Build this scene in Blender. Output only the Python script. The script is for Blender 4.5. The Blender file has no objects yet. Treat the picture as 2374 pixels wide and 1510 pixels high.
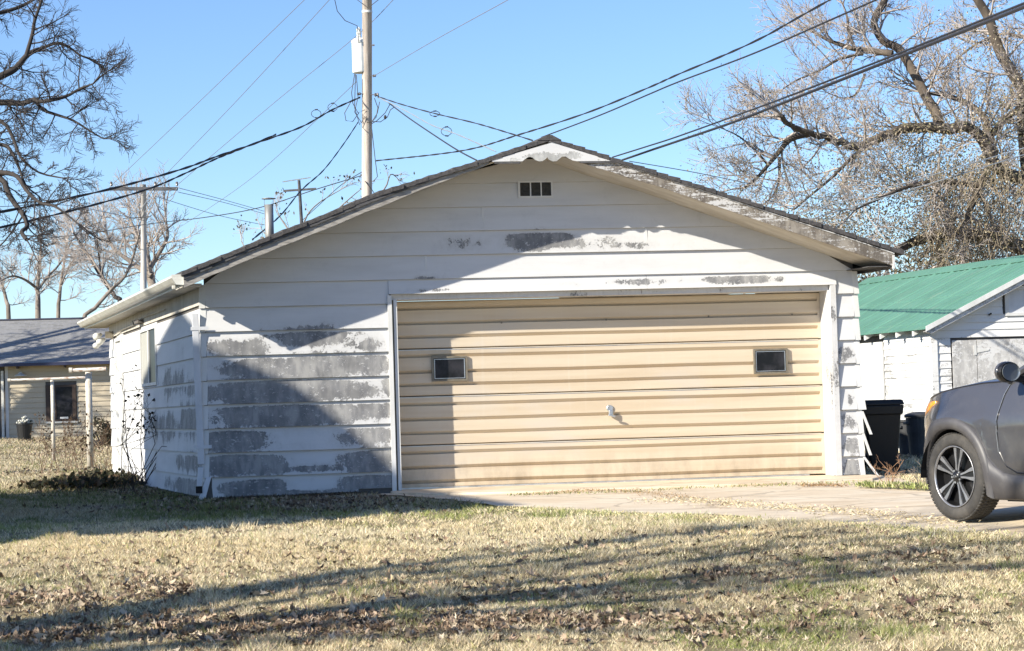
import bpy, math, random
import numpy as np
from mathutils import Vector, Matrix

# ------------------------------------------------------------------ camera, sky, sun
scn = bpy.context.scene
CAM = np.array([0.0629812, -25.16973888, 0.96509707])
RT = np.array([0.98995292, -0.13830965, -0.02938798])
UP = np.array([0.02380592, -0.04184209, 0.99884059])
FW = np.array([0.13937895, 0.98950476, 0.03812911])
FPX = 5000.0
cd = bpy.data.cameras.new('camera'); cam = bpy.data.objects.new('camera', cd)
scn.collection.objects.link(cam)
cam.matrix_world = Matrix(((RT[0], UP[0], -FW[0], CAM[0]), (RT[1], UP[1], -FW[1], CAM[1]),
                           (RT[2], UP[2], -FW[2], CAM[2]), (0, 0, 0, 1)))
cd.sensor_width = 36.0; cd.sensor_fit = 'HORIZONTAL'; cd.lens = 36.0 * FPX / 2374.0
cd.clip_start = 0.1; cd.clip_end = 6000.0
scn.camera = cam
SUN = Vector((-1.85, -1.0, 1.12)).normalized()
wd = bpy.data.worlds.new('World'); scn.world = wd; wd.use_nodes = True
wn = wd.node_tree.nodes; wl = wd.node_tree.links
bg = wn['Background']; bg.inputs[1].default_value = 0.108
sky = wn.new('ShaderNodeTexSky'); sky.sky_type = 'NISHITA'; sky.sun_disc = False
sky.sun_elevation = math.asin(SUN.z); sky.sun_rotation = math.atan2(SUN.x, SUN.y)
sky.air_density = 1.0; sky.dust_density = 0.25; sky.ozone_density = 5.5; sky.altitude = 300
hs = wn.new('ShaderNodeHueSaturation'); hs.inputs['Saturation'].default_value = 1.02; hs.inputs['Hue'].default_value = 0.506; hs.inputs['Value'].default_value = 1.0
wl.new(sky.outputs[0], hs.inputs['Color']); wl.new(hs.outputs[0], bg.inputs[0])
sl = bpy.data.lights.new('sun', 'SUN'); sl.energy = 5.0; sl.angle = math.radians(0.55); sl.color = (1.0, 0.93, 0.80)
so = bpy.data.objects.new('sun', sl); scn.collection.objects.link(so)
so.rotation_euler = SUN.to_track_quat('Z', 'Y').to_euler()
scn.view_settings.view_transform = 'Standard'; scn.view_settings.look = 'None'
scn.view_settings.exposure = 0.86; scn.view_settings.gamma = 1.0
scn.view_settings.use_curve_mapping = False
scn.render.engine = 'CYCLES'

R = random.Random(7); NR = np.random.default_rng(11)
COL = scn.collection
def at(px, py, D):
    """the world point D metres away that the photograph shows at px, py"""
    return CAM + D * (FW + (px - 1187) / FPX * RT - (py - 755) / FPX * UP)
def sstep(a, b, t):
    t = np.clip((t - a) / (b - a), 0, 1); return t * t * (3 - 2 * t)
def gz(x, y):
    x = np.asarray(x, float); y = np.asarray(y, float)
    z = -0.60 * sstep(-8.2, -14.0, y) - 0.05 * sstep(-2.0, -8.0, y)
    z = z + 0.46 * sstep(30, 46, y) - 0.02 * sstep(10, 26, y)
    near = sstep(-3.0, -7.0, y)
    z = z + near * 0.012 * (np.sin(x * 1.7 + y * .6) + np.sin(y * 2.3 - x * .4)) + 0.006 * np.sin(x * 3.1) * np.sin(y * 2.7) * near
    return z
def hit(px, py):
    lo, hi = 9.0, 70.0
    d = FW + (px - 1187) / FPX * RT - (py - 755) / FPX * UP
    D = lo
    while D < hi:
        p = CAM + D * d
        if p[2] < gz(p[0], p[1]): return p
        D += 0.04
    return CAM + hi * d

# ------------------------------------------------------------------ materials
def nt(name):
    m = bpy.data.materials.new(name); m.use_nodes = True
    n = m.node_tree.nodes; b = n['Principled BSDF']
    return m, n, m.node_tree.links, b
def col4(c): return (c[0], c[1], c[2], 1.0)
def noise(n, l, vec, scale, detail=4, rough=.6, dist=0):
    t = n.new('ShaderNodeTexNoise'); t.inputs['Scale'].default_value = scale
    t.inputs['Detail'].default_value = detail; t.inputs['Roughness'].default_value = rough
    t.inputs['Distortion'].default_value = dist
    if vec is not None: l.new(vec, t.inputs['Vector'])
    return t.outputs['Fac']
def scaled(n, l, src, s):
    m = n.new('ShaderNodeVectorMath'); m.operation = 'MULTIPLY'; l.new(src, m.inputs[0]); m.inputs[1].default_value = s
    return m.outputs[0]
def mth(n, l, op, a, b=None, c=None, clamp=False):
    m = n.new('ShaderNodeMath'); m.operation = op; m.use_clamp = clamp
    for i, v in enumerate((a, b, c)):
        if v is None: continue
        if isinstance(v, (int, float)): m.inputs[i].default_value = v
        else: l.new(v, m.inputs[i])
    return m.outputs[0]
def rng(n, l, v, a, b, c=0.0, d=1.0):
    m = n.new('ShaderNodeMapRange'); m.interpolation_type = 'SMOOTHSTEP'
    l.new(v, m.inputs[0])
    for i, q in enumerate((a, b, c, d)): m.inputs[1 + i].default_value = q
    return m.outputs[0]
def mixc(n, l, f, a, b):
    m = n.new('ShaderNodeMix'); m.data_type = 'RGBA'
    if isinstance(f, (int, float)): m.inputs[0].default_value = f
    else: l.new(f, m.inputs[0])
    for i, v in ((6, a), (7, b)):
        if isinstance(v, tuple): m.inputs[i].default_value = col4(v)
        else: l.new(v, m.inputs[i])
    return m.outputs[2]
def bump(n, l, b, h, strength=.3, dist=.01):
    m = n.new('ShaderNodeBump'); m.inputs['Strength'].default_value = strength; m.inputs['Distance'].default_value = dist
    l.new(h, m.inputs['Height']); l.new(m.outputs[0], b.inputs['Normal'])
def M(name, c, rough=.75, c2=None, scale=6.0, stretch=(1, 1, 1), metal=0.0, lo=.35, hi=.68, bmp=0.0, bscale=60, coat=0.0, spec=None):
    m, n, l, b = nt(name)
    b.inputs['Roughness'].default_value = rough; b.inputs['Metallic'].default_value = metal
    if coat: b.inputs['Coat Weight'].default_value = coat; b.inputs['Coat Roughness'].default_value = .08
    if spec is not None: b.inputs['Specular IOR Level'].default_value = spec
    tc = n.new('ShaderNodeTexCoord').outputs['Object']
    v = scaled(n, l, tc, stretch)
    if c2 is None: c2 = tuple(x * .86 for x in c)
    f = rng(n, l, noise(n, l, v, scale, 6, .62), lo, hi)
    l.new(mixc(n, l, f, tuple(c), tuple(c2)), b.inputs['Base Color'])
    if bmp: bump(n, l, b, noise(n, l, v, bscale, 4), bmp, .01)
    return m
def M_attr(name, rough=.8, trans=0.0):
    m, n, l, b = nt(name); b.inputs['Roughness'].default_value = rough
    b.inputs['Specular IOR Level'].default_value = .25
    a = n.new('ShaderNodeVertexColor'); a.layer_name = 'tint'
    l.new(a.outputs[0], b.inputs['Base Color'])
    if trans:
        tr = n.new('ShaderNodeBsdfTranslucent'); l.new(a.outputs[0], tr.inputs[0])
        mx = n.new('ShaderNodeMixShader'); mx.inputs[0].default_value = trans
        l.new(b.outputs[0], mx.inputs[1]); l.new(tr.outputs[0], mx.inputs[2])
        l.new(mx.outputs[0], n['Material Output'].inputs[0])
    return m
def peel(name, patches, axis='x', paint=(.60, .60, .60), bare=(.185, .185, .19), bare2=(.31, .305, .295), base=0.0, z0=.266, pitch=.2797,
         streak=(9, 9, 4.5), fade=True, wear_scale=5.0):
    """white paint worn down to grey board: each patch is (along, height, radius along, radius up, weight)"""
    m, n, l, b = nt(name); b.inputs['Roughness'].default_value = .62
    tc = n.new('ShaderNodeTexCoord').outputs['Object']
    sep = n.new('ShaderNodeSeparateXYZ'); l.new(tc, sep.inputs[0])
    reg = None
    for (a, h, ra, rh, w) in patches:
        ra, rh, w = ra * 1.06, rh * 1.15, w - (.02 if axis == 'x' else .10)
        vm = n.new('ShaderNodeVectorMath'); vm.operation = 'MULTIPLY_ADD'; l.new(tc, vm.inputs[0])
        if axis == 'x':
            vm.inputs[1].default_value = (1 / ra, 0, 1 / rh); vm.inputs[2].default_value = (-a / ra, 0, -h / rh)
        else:
            vm.inputs[1].default_value = (0, 1 / ra, 1 / rh); vm.inputs[2].default_value = (0, -a / ra, -h / rh)
        ln = n.new('ShaderNodeVectorMath'); ln.operation = 'LENGTH'; l.new(vm.outputs[0], ln.inputs[0])
        e = mth(n, l, 'MULTIPLY_ADD', ln.outputs['Value'], -w, w * 1.35)
        e = mth(n, l, 'MINIMUM', e, w)
        reg = e if reg is None else mth(n, l, 'MAXIMUM', reg, e)
    if reg is None:
        v = n.new('ShaderNodeValue'); v.outputs[0].default_value = 0.0; reg = v.outputs[0]
    reg = mth(n, l, 'MAXIMUM', reg, base)
    n1 = noise(n, l, scaled(n, l, tc, (streak[0] * .62, streak[1] * .62, streak[2])), 1.0, 9, .70, .9)
    n0 = noise(n, l, tc, 1.9, 3, .5)
    n2 = noise(n, l, tc, 40.0, 4, .75)
    nn = mth(n, l, 'ADD', mth(n, l, 'ADD', mth(n, l, 'MULTIPLY', n1, .68), mth(n, l, 'MULTIPLY', n2, .34)), mth(n, l, 'MULTIPLY', mth(n, l, 'SUBTRACT', n0, .35), .45))
    val = mth(n, l, 'ADD', mth(n, l, 'MULTIPLY', reg, .72), nn)
    if fade:
        fr = mth(n, l, 'FRACT', mth(n, l, 'MULTIPLY', mth(n, l, 'SUBTRACT', sep.outputs[2], z0), 1 / pitch))
        top = rng(n, l, fr, .80, .99, 0, .30)
        val = mth(n, l, 'SUBTRACT', val, top)
    mask = rng(n, l, val, .815, .838)
    soft = rng(n, l, val, .58, .86, 0, .34)
    spk = mth(n, l, 'ADD', noise(n, l, tc, 30.0, 5, .8), mth(n, l, 'MULTIPLY', reg, .22))
    mask = mth(n, l, 'MAXIMUM', mask, rng(n, l, spk, .735, .76))
    fl_k = rng(n, l, noise(n, l, scaled(n, l, tc, (1, 1, 1.6)), 17.0, 6, .8), .59, .615)
    mask = mth(n, l, 'MULTIPLY', mask, mth(n, l, 'SUBTRACT', 1.0, fl_k))
    br = mixc(n, l, rng(n, l, noise(n, l, scaled(n, l, tc, (14, 14, 4)), 1.0, 5, .6), .35, .65), bare, bare2)
    br = mixc(n, l, rng(n, l, noise(n, l, tc, 3.2, 4, .6), .42, .66, 0, .6), br, tuple(q * .55 for q in bare))
    pt = mixc(n, l, rng(n, l, noise(n, l, scaled(n, l, tc, (1.2, 1.2, 7)), 1.0, 5, .6), .35, .75), paint, tuple(q * .90 for q in paint))
    pt = mixc(n, l, soft, pt, tuple(q * 1.3 for q in bare2))
    l.new(mixc(n, l, mask, pt, br), b.inputs['Base Color'])
    h = mth(n, l, 'SUBTRACT', mth(n, l, 'MULTIPLY', noise(n, l, scaled(n, l, tc, (3, 3, 60)), 1.0, 4), .25), mask)
    bump(n, l, b, h, .6, .004)
    return m

FRONT_P = [(.42, 1.74, .50, .13, .55), (1.25, 1.86, .62, .13, .62), (1.85, 1.75, .35, .10, .42), (2.0, 1.85, .2, .1, .2),
           (1.25, 1.53, 1.25, .17, .60), (.45, 1.50, .4, .10, .5), (.90, 1.245, 1.0, .17, .78), (1.85, 1.20, .45, .11, .42), (2.15, 1.25, .12, .15, .55),
           (.95, .965, 1.0, .17, .74), (1.95, .985, .35, .13, .55), (.30, .69, .50, .16, .72), (1.85, .69, .48, .14, .55), (.95, .60, .35, .05, .25),
           (.42, .41, .52, .17, .70), (2.02, .41, .45, .17, .75), (1.2, .33, .6, .05, .42), (.50, .12, .42, .12, .70), (1.90, .12, .36, .14, .75), (1.2, .05, 1.2, .05, .5),
           (3.92, 2.93, .42, .12, .72), (3.15, 2.92, .35, .08, .28), (4.6, 2.9, .35, .09, .30), (5.0, 2.86, .5, .05, .28),
           (5.2, 2.42, .55, .05, .42), (6.3, 2.42, .75, .06, .50), (2.6, 2.52, .2, .04, .40), (2.65, 2.37, .3, .03, .42), (4.2, 2.41, .3, .03, .3),
           (7.66, .13, .14, .16, .58), (7.66, .40, .14, .13, .46), (7.66, .66, .14, .12, .44), (7.66, .95, .14, .1, .28), (7.66, 1.50, .14, .13, .44)]
SIDE_P = [(2.6, 1.40, 2.0, .22, .46), (1.0, .95, 1.1, .26, .60), (3.1, .86, 1.7, .22, .58), (.9, 1.30, .9, .14, .52), (1.2, .42, 1.8, .14, .55), (1.2, .12, 2.4, .14, .66),
          (1.5, 1.86, .5, .16, .30), (6.6, 1.1, 1.3, .35, .18)]
m_front = peel('front_siding_paint', FRONT_P)
m_side = peel('side_siding_paint', SIDE_P, axis='y', streak=(8, 8, 2.0))
m_white = M('white_trim_paint', (.66, .66, .65), .5, (.56, .56, .54), 5, (1, 1, .3), bmp=.05)
m_white2 = peel('chipped_trim_paint', [], base=.22, fade=False, streak=(20, 20, 3))
m_gable = peel('gable_board_paint', [(3.9, 3.83, .25, .07, .62), (4.25, 3.85, .35, .05, .40), (3.55, 3.81, .2, .03, .45), (4.7, 3.80, .3, .02, .4)], fade=False, bare=(.36, .36, .35), bare2=(.50, .50, .48), streak=(9, 9, 9))
m_fasR = peel('weathered_fascia_right', [], base=.38, fade=False, bare=(.13, .11, .09), bare2=(.29, .26, .22), streak=(5, 5, 26))
m_fasL = M('weathered_fascia_left', (.36, .34, .31), .85, (.17, .16, .15), 3.0, (2.5, 2.5, 14), lo=.35, hi=.7, bmp=.4, bscale=20)
m_fasD = M('dark_fascia_moulding', (.10, .10, .105), .85, (.045, .042, .042), 3, (2, 2, 14), bmp=.3, bscale=20)
m_soffit = M('soffit_paint', (.54, .51, .45), .7, (.42, .385, .325), 3, (.6, 2, 1))
m_gutter = M('aluminium_gutter_paint', (.66, .655, .60), .4, (.52, .51, .46), 4, (1, 1, 5))
m_spout = M('downspout_paint', (.60, .61, .63), .45, (.50, .51, .53), 5, (1, 1, .4))
m_shingle = M('asphalt_shingle', (.085, .080, .080), .95, (.045, .043, .045), 30, bmp=.4, bscale=200)
m_core = M('wall_sheathing', (.12, .11, .10), .9)
m_dark = M('dark_void', (.012, .012, .012), .9)
m_concrete = None
def mk_door():
    m, n, l, b = nt('tan_steel_door_paint'); b.inputs['Roughness'].default_value = .42
    tc = n.new('ShaderNodeTexCoord').outputs['Object']
    f1 = rng(n, l, noise(n, l, scaled(n, l, tc, (.55, 1, 9)), 1.0, 5, .55), .35, .7)
    c = mixc(n, l, f1, (.61, .52, .395), (.55, .45, .325))
    f2 = rng(n, l, noise(n, l, scaled(n, l, tc, (.9, 1, 2.2)), 1.3, 4, .5), .52, .75, 0, .75)
    c = mixc(n, l, f2, c, (.56, .50, .425))
    f3 = rng(n, l, noise(n, l, scaled(n, l, tc, (26, 1, .7)), 1.0, 3, .5), .58, .8, 0, .30)
    c = mixc(n, l, f3, c, (.62, .56, .47))
    sz = n.new('ShaderNodeSeparateXYZ'); l.new(tc, sz.inputs[0])
    gr = mth(n, l, 'MULTIPLY', rng(n, l, sz.outputs[2], .55, .05), rng(n, l, noise(n, l, scaled(n, l, tc, (5, 1, 2)), 1.0, 6, .7), .35, .75))
    c = mixc(n, l, mth(n, l, 'MULTIPLY', gr, .55), c, (.26, .21, .15))
    sp_ = rng(n, l, noise(n, l, tc, 34, 3, .6), .70, .80, 0, .5); c = mixc(n, l, sp_, c, (.30, .24, .16))
    l.new(c, b.inputs['Base Color']); bump(n, l, b, noise(n, l, scaled(n, l, tc, (2, 1, 2)), 1.0, 2), .15, .01)
    return m
m_door = mk_door()
m_alu = M('bare_aluminium', (.62, .63, .64), .35, (.45, .46, .46), 8, metal=.8)
m_winframe = M('bronze_window_frame', (.15, .135, .105), .45, (.24, .21, .16), 10, metal=.2)
m_glass_dark, _n, _l, _b = nt('dark_window_glass'); _b.inputs['Base Color'].default_value = (.018, .020, .024, 1); _b.inputs['Roughness'].default_value = .06; _b.inputs['IOR'].default_value = 1.5
m_glassd2 = M('dusty_window_glass', (.010, .011, .013), .3, (.032, .032, .038), 3.0, lo=.42, hi=.62, spec=.2)
m_curtain = M('curtain_cloth', (.42, .42, .38), .9, (.24, .24, .22), 2.0, (30, 30, .6))
m_vent = M('vent_screen', (.055, .055, .052), .9, (.035, .035, .033), 30)
m_rust = M('galvanised_pipe', (.34, .34, .32), .5, (.20, .19, .17), 6, (1, 1, .4), metal=.5)
m_pole = M('pole_wood', (.62, .55, .49), .9, (.42, .36, .31), 3.0, (9, 9, .5), bmp=.4, bscale=30)
m_poleg = M('grey_pole_wood', (.60, .57, .53), .9, (.42, .39, .36), 3.0, (9, 9, .5))
m_arm = M('crossarm_wood', (.10, .10, .105), .9, (.06, .06, .065))
m_ins = M('porcelain', (.13, .12, .12), .3)
m_trafo = M('transformer_paint', (.72, .74, .72), .45, (.62, .64, .62), 4)
m_wire = M('black_wire', (.03, .03, .034), .6)
m_wireg = M('bare_aluminium_wire', (.20, .22, .25), .5)
m_wirew = M('new_aluminium_wire', (.25, .28, .31), .6)
m_bark_d = M('dark_bark', (.050, .042, .038), .95, (.025, .022, .02), 5, (1, 1, .4))
m_bark_b = M('brown_bark', (.12, .095, .072), .95, (.05, .04, .032), 4, (1, 1, .4), bmp=.6, bscale=15)
m_twig_d = M('dark_twigs', (.055, .047, .045), .95)
m_twig_p = M('pale_twigs', (.46, .405, .365), .95, (.30, .26, .23))
m_bark_p = M('pale_bark', (.26, .22, .185), .95, (.13, .11, .09), 3, (1, 1, .4))
m_leafcol = M_attr('leaf_colours', .75, .25)
m_fallen = M_attr('fallen_leaf_colours', .7, .12)
m_grass = M_attr('grass_colours', .7, .15)
m_car = None

# ------------------------------------------------------------------ mesh helpers
class MB:
    def __init__(s): s.v = []; s.f = []; s.mi = []
    def quadbox(s, p, mi=0):   # p: 8 points, bottom 4 then top 4
        o = len(s.v); s.v += [tuple(map(float, q)) for q in p]
        for f in ((0, 3, 2, 1), (4, 5, 6, 7), (0, 1, 5, 4), (1, 2, 6, 5), (2, 3, 7, 6), (3, 0, 4, 7)):
            s.f.append(tuple(o + i for i in f)); s.mi.append(mi)
        return s
    def box(s, x0, x1, y0, y1, z0, z1, mi=0):
        return s.quadbox([(x0, y0, z0), (x1, y0, z0), (x1, y1, z0), (x0, y1, z0), (x0, y0, z1), (x1, y0, z1), (x1, y1, z1), (x0, y1, z1)], mi)
    def bar(s, a, b, w, h, up=(0, 0, 1), mi=0):
        a = Vector(a); b = Vector(b); t = (b - a).normalized(); u = t.cross(Vector(up))
        if u.length < 1e-4: u = t.cross(Vector((1, 0, 0)))
        u.normalize(); v = u.cross(t).normalized(); u = u * w / 2; v = v * h / 2
        return s.quadbox([a - u - v, a + u - v, b + u - v, b - u - v, a - u + v, a + u + v, b + u + v, b - u + v], mi)
    def prism(s, poly, off, mi=0):   # closed 3-D polygon pushed along off
        n = len(poly); o = len(s.v)
        s.v += [tuple(map(float, p)) for p in poly] + [tuple(float(a + b) for a, b in zip(p, off)) for p in poly]
        s.f.append(tuple(range(o, o + n))); s.f.append(tuple(range(o + 2 * n - 1, o + n - 1, -1))); s.mi += [mi, mi]
        for i in range(n):
            j = (i + 1) % n; s.f.append((o + i, o + n + i, o + n + j, o + j)); s.mi.append(mi)
        return s
    def tube(s, pts, r0, r1=None, sides=6, cap=True, mi=0):
        if r1 is None: r1 = r0
        pts = [Vector(p) for p in pts]; n = len(pts); o = len(s.v)
        ax = (pts[-1] - pts[0])
        ref = Vector((0, 0, 1)) if abs(ax.z) < .8 * ax.length else Vector((1, 0, 0))
        rr = r0 if isinstance(r0, (list, tuple)) else [r0 + (r1 - r0) * i / (n - 1) for i in range(n)]
        for i, p in enumerate(pts):
            t = (pts[min(i + 1, n - 1)] - pts[max(i - 1, 0)])
            u = t.cross(ref)
            if u.length < 1e-9: u = Vector((1, 0, 0))
            u.normalize(); w = t.cross(u).normalized()
            for k in range(sides):
                a = 2 * math.pi * k / sides
                q = p + u * (math.cos(a) * rr[i]) + w * (math.sin(a) * rr[i]); s.v.append((q.x, q.y, q.z))
        for i in range(n - 1):
            for k in range(sides):
                a = o + i * sides + k; b = o + i * sides + (k + 1) % sides
                s.f.append((a, b, b + sides, a + sides)); s.mi.append(mi)
        if cap:
            s.f.append(tuple(o + k for k in range(sides))); s.f.append(tuple(o + (n - 1) * sides + k for k in range(sides - 1, -1, -1))); s.mi += [mi, mi]
        return s
    def lathe(s, prof, c=(0, 0, 0), ax=(0, 0, 1), seg=24, mi=0, caps=True):   # prof: (radius, height)
        ax = Vector(ax).normalized(); u = ax.orthogonal().normalized(); w = ax.cross(u); c = Vector(c); o = len(s.v)
        for r, h in prof:
            for k in range(seg):
                a = 2 * math.pi * k / seg; q = c + ax * h + u * (math.cos(a) * r) + w * (math.sin(a) * r); s.v.append((q.x, q.y, q.z))
        for i in range(len(prof) - 1):
            for k in range(seg):
                a = o + i * seg + k; b = o + i * seg + (k + 1) % seg; s.f.append((a, b, b + seg, a + seg)); s.mi.append(mi)
        if caps:
            s.f.append(tuple(o + k for k in range(seg - 1, -1, -1))); s.f.append(tuple(o + (len(prof) - 1) * seg + k for k in range(seg))); s.mi += [mi, mi]
        return s
    def ball(s, c, r, seg=10, rings=6, sq=(1, 1, 1), mi=0):
        o0 = len(s.v); prof = [(max(1e-3, math.sin(math.pi * i / rings)) * r, -math.cos(math.pi * i / rings) * r) for i in range(rings + 1)]
        s.lathe(prof, (0, 0, 0), (0, 0, 1), seg, mi)
        for i in range(o0, len(s.v)): v = s.v[i]; s.v[i] = (c[0] + v[0] * sq[0], c[1] + v[1] * sq[1], c[2] + v[2] * sq[2])
        return s
    def mesh(s, name, mats, smooth=False):
        me = bpy.data.meshes.new(name); me.from_pydata(s.v, [], s.f)
        for m in (mats if isinstance(mats, (list, tuple)) else [mats]): me.materials.append(m)
        if any(s.mi): me.polygons.foreach_set('material_index', s.mi)
        if smooth: me.polygons.foreach_set('use_smooth', [True] * len(s.f))
        me.update(); return me
def obj(name, mb, mats, parent=None, smooth=False, bevel=0):
    me = mb if isinstance(mb, bpy.types.Mesh) else mb.mesh(name, mats, smooth)
    o = bpy.data.objects.new(name, me); COL.objects.link(o)
    if parent is not None: o.parent = parent
    if bevel:
        b = o.modifiers.new('bevel', 'BEVEL'); b.width = bevel; b.segments = 2; b.limit_method = 'ANGLE'
    return o
def tag(o, label=None, cat=None, group=None, kind=None):
    for k, v in (('label', label), ('category', cat), ('group', group), ('kind', kind)):
        if v: o[k] = v
    return o
def thing(name, label, cat, group=None, loc=(0, 0, 0), rz=0.0):
    o = bpy.data.objects.new(name, None); COL.objects.link(o); o.location = loc; o.rotation_euler = (0, 0, rz)
    o.empty_display_size = .2
    return tag(o, label, cat, group)
def npmesh(name, co, faces, mat, tint=None, parent=None, smooth=False):
    """co (N,3), faces (M,k) arrays, optional per-vertex tint (N,3)"""
    co = np.ascontiguousarray(co, np.float32); faces = np.ascontiguousarray(faces, np.int32); k = faces.shape[1]
    me = bpy.data.meshes.new(name); me.vertices.add(len(co)); me.vertices.foreach_set('co', co.ravel())
    me.loops.add(faces.size); me.loops.foreach_set('vertex_index', faces.ravel())
    me.polygons.add(len(faces)); me.polygons.foreach_set('loop_start', np.arange(len(faces), dtype=np.int32) * k)
    me.polygons.foreach_set('loop_total', np.full(len(faces), k, np.int32))
    if smooth: me.polygons.foreach_set('use_smooth', np.ones(len(faces), bool))
    me.update(calc_edges=True)
    if tint is not None:
        ca = me.color_attributes.new('tint', 'FLOAT_COLOR', 'POINT')
        t4 = np.ones((len(co), 4), np.float32); t4[:, :3] = tint; ca.data.foreach_set('color', t4.ravel())
    me.materials.append(mat)
    o = bpy.data.objects.new(name, me); COL.objects.link(o)
    if parent is not None: o.parent = parent
    return o

# ------------------------------------------------------------------ ground
DRIVE = [(1.98, .25), (2.0, -.3), (2.55, -2.3), (2.86, -4.05), (3.24, -4.95), (3.64, -5.5), (4.39, -6.6), (4.94, -8.0), (5.48, -8.95), (6.1, -9.55), (7.4, -10.4), (10, -11.5), (16, -12.0),
         (16, -6.4), (9.6, -6.2), (8.0, -5.2), (7.55, -3.9), (7.75, -2.0), (8.0, -.9), (7.9, .25)]
def inpoly(x, y, poly):
    ins = np.zeros(x.shape, bool); n = len(poly)
    for i in range(n):
        x0, y0 = poly[i]; x1, y1 = poly[(i + 1) % n]
        c = ((y0 > y) != (y1 > y)) & (x < (x1 - x0) * (y - y0) / ((y1 - y0) or 1e-9) + x0); ins ^= c
    return ins
def mk_soil():
    m, n, l, b = nt('lawn_soil'); b.inputs['Roughness'].default_value = .95; b.inputs['Specular IOR Level'].default_value = .1
    tc = n.new('ShaderNodeTexCoord').outputs['Object']
    c = mixc(n, l, rng(n, l, noise(n, l, tc, .9, 6, .65), .35, .68), (.33, .27, .165), (.18, .165, .08))
    c = mixc(n, l, rng(n, l, noise(n, l, tc, 22, 5, .7), .45, .65, 0, .75), c, (.20, .16, .11))
    l.new(c, b.inputs['Base Color']); bump(n, l, b, noise(n, l, tc, 60, 4), .8, .02); return m
m_soil = mk_soil()
def mk_conc():
    m, n, l, b = nt('stained_concrete'); b.inputs['Roughness'].default_value = .85
    tc = n.new('ShaderNodeTexCoord').outputs['Object']
    c = mixc(n, l, rng(n, l, noise(n, l, tc, 1.1, 6, .6), .35, .65), (.70, .60, .45), (.62, .50, .35))
    c = mixc(n, l, rng(n, l, noise(n, l, tc, 7, 6, .7), .55, .75, 0, .5), c, (.30, .235, .16))
    c = mixc(n, l, rng(n, l, noise(n, l, tc, 90, 3, .7), .5, .8, 0, .3), c, (.62, .57, .48))
    vo = n.new('ShaderNodeTexVoronoi'); vo.feature = 'DISTANCE_TO_EDGE'; vo.inputs['Scale'].default_value = .55
    wv = n.new('ShaderNodeVectorMath'); wv.operation = 'ADD'; l.new(tc, wv.inputs[0])
    nz = n.new('ShaderNodeTexNoise'); nz.inputs['Scale'].default_value = 3.0; l.new(tc, nz.inputs['Vector']); l.new(scaled(n, l, nz.outputs['Color'], (.35, .35, 0)), wv.inputs[1]); l.new(wv.outputs[0], vo.inputs['Vector'])
    crack = rng(n, l, vo.outputs['Distance'], .017, .006)
    c = mixc(n, l, mth(n, l, 'MULTIPLY', crack, .4), c, (.16, .125, .085))
    c = mixc(n, l, rng(n, l, noise(n, l, scaled(n, l, tc, (.9, 3.5, 1)), 1.0, 6, .65), .48, .68, 0, .7), c, (.44, .33, .21))
    l.new(c, b.inputs['Base Color']); bump(n, l, b, noise(n, l, tc, 70, 5), .35, .006); return m
m_concrete = mk_conc()
xs = np.concatenate([[-4000, -1200, -400, -150, -70, -40], np.arange(-24, 24.01, .25), [40, 70, 150, 400, 1200, 4000]])
ys = np.concatenate([[-400, -120, -60, -36, -28], np.arange(-22, 0, .22), np.arange(0, 60, 1.0), [66, 80, 110, 160, 300, 800, 2000, 5000]])
GX, GY = np.meshgrid(xs, ys); nx, ny = len(xs), len(ys)
idx = np.arange(nx * ny).reshape(ny, nx)
fc = np.stack([idx[:-1, :-1], idx[:-1, 1:], idx[1:, 1:], idx[1:, :-1]], -1).reshape(-1, 4)
g = npmesh('ground', np.stack([GX, GY, gz(GX, GY)], -1).reshape(-1, 3), fc, m_soil, smooth=True); g['kind'] = 'structure'
# concrete driveway: a grid cut to its outline
def sheet(name, poly, dz, mat, step=.18, jag=.05):
    P = []; n = len(poly); rr = random.Random(3)
    for i in range(n):
        a = np.array(poly[i]); b = np.array(poly[(i + 1) % n]); k = max(1, int(np.linalg.norm(b - a) / step))
        for j in range(k): P.append(a + (b - a) * j / k + np.array([rr.uniform(-jag, jag), rr.uniform(-jag, jag)]))
    import bmesh
    bm = bmesh.new(); vs = [bm.verts.new((p[0], p[1], 0)) for p in P]; bm.faces.new(vs)
    bmesh.ops.triangulate(bm, faces=bm.faces[:])
    for ax, lo, hi in ((1, -13, 0.4), (0, 2, 16)):
        q = lo
        while q < hi:
            no = (0, 1, 0) if ax else (1, 0, 0); co = (0, q, 0) if ax else (q, 0, 0)
            bmesh.ops.bisect_plane(bm, geom=bm.verts[:] + bm.edges[:] + bm.faces[:], plane_co=co, plane_no=no); q += .45
    for v in bm.verts: v.co.z = float(gz(v.co.x, v.co.y)) + dz
    bmesh.ops.recalc_face_normals(bm, faces=bm.faces[:])
    me = bpy.data.meshes.new(name); bm.to_mesh(me); bm.free()
    if me.polygons[0].normal.z < 0: me.flip_normals()
    me.materials.append(mat); o = bpy.data.objects.new(name, me); COL.objects.link(o); o['kind'] = 'structure'; return o
sheet('driveway', DRIVE, .014, m_concrete)
# raised apron slab in front of the garage door
ap = MB()
AP = [(2.12, .34), (2.12, -.35), (2.5, -1.15), (3.6, -1.45), (6.2, -1.5), (7.55, -1.25), (7.9, -.55), (7.9, -.05), (7.46, -.05), (7.46, .34)]
ap.prism([(x, y, -.05) for x, y in AP], (0, 0, .088))
tag(obj('door_apron', ap, m_concrete, bevel=.01), kind='structure')

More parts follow.
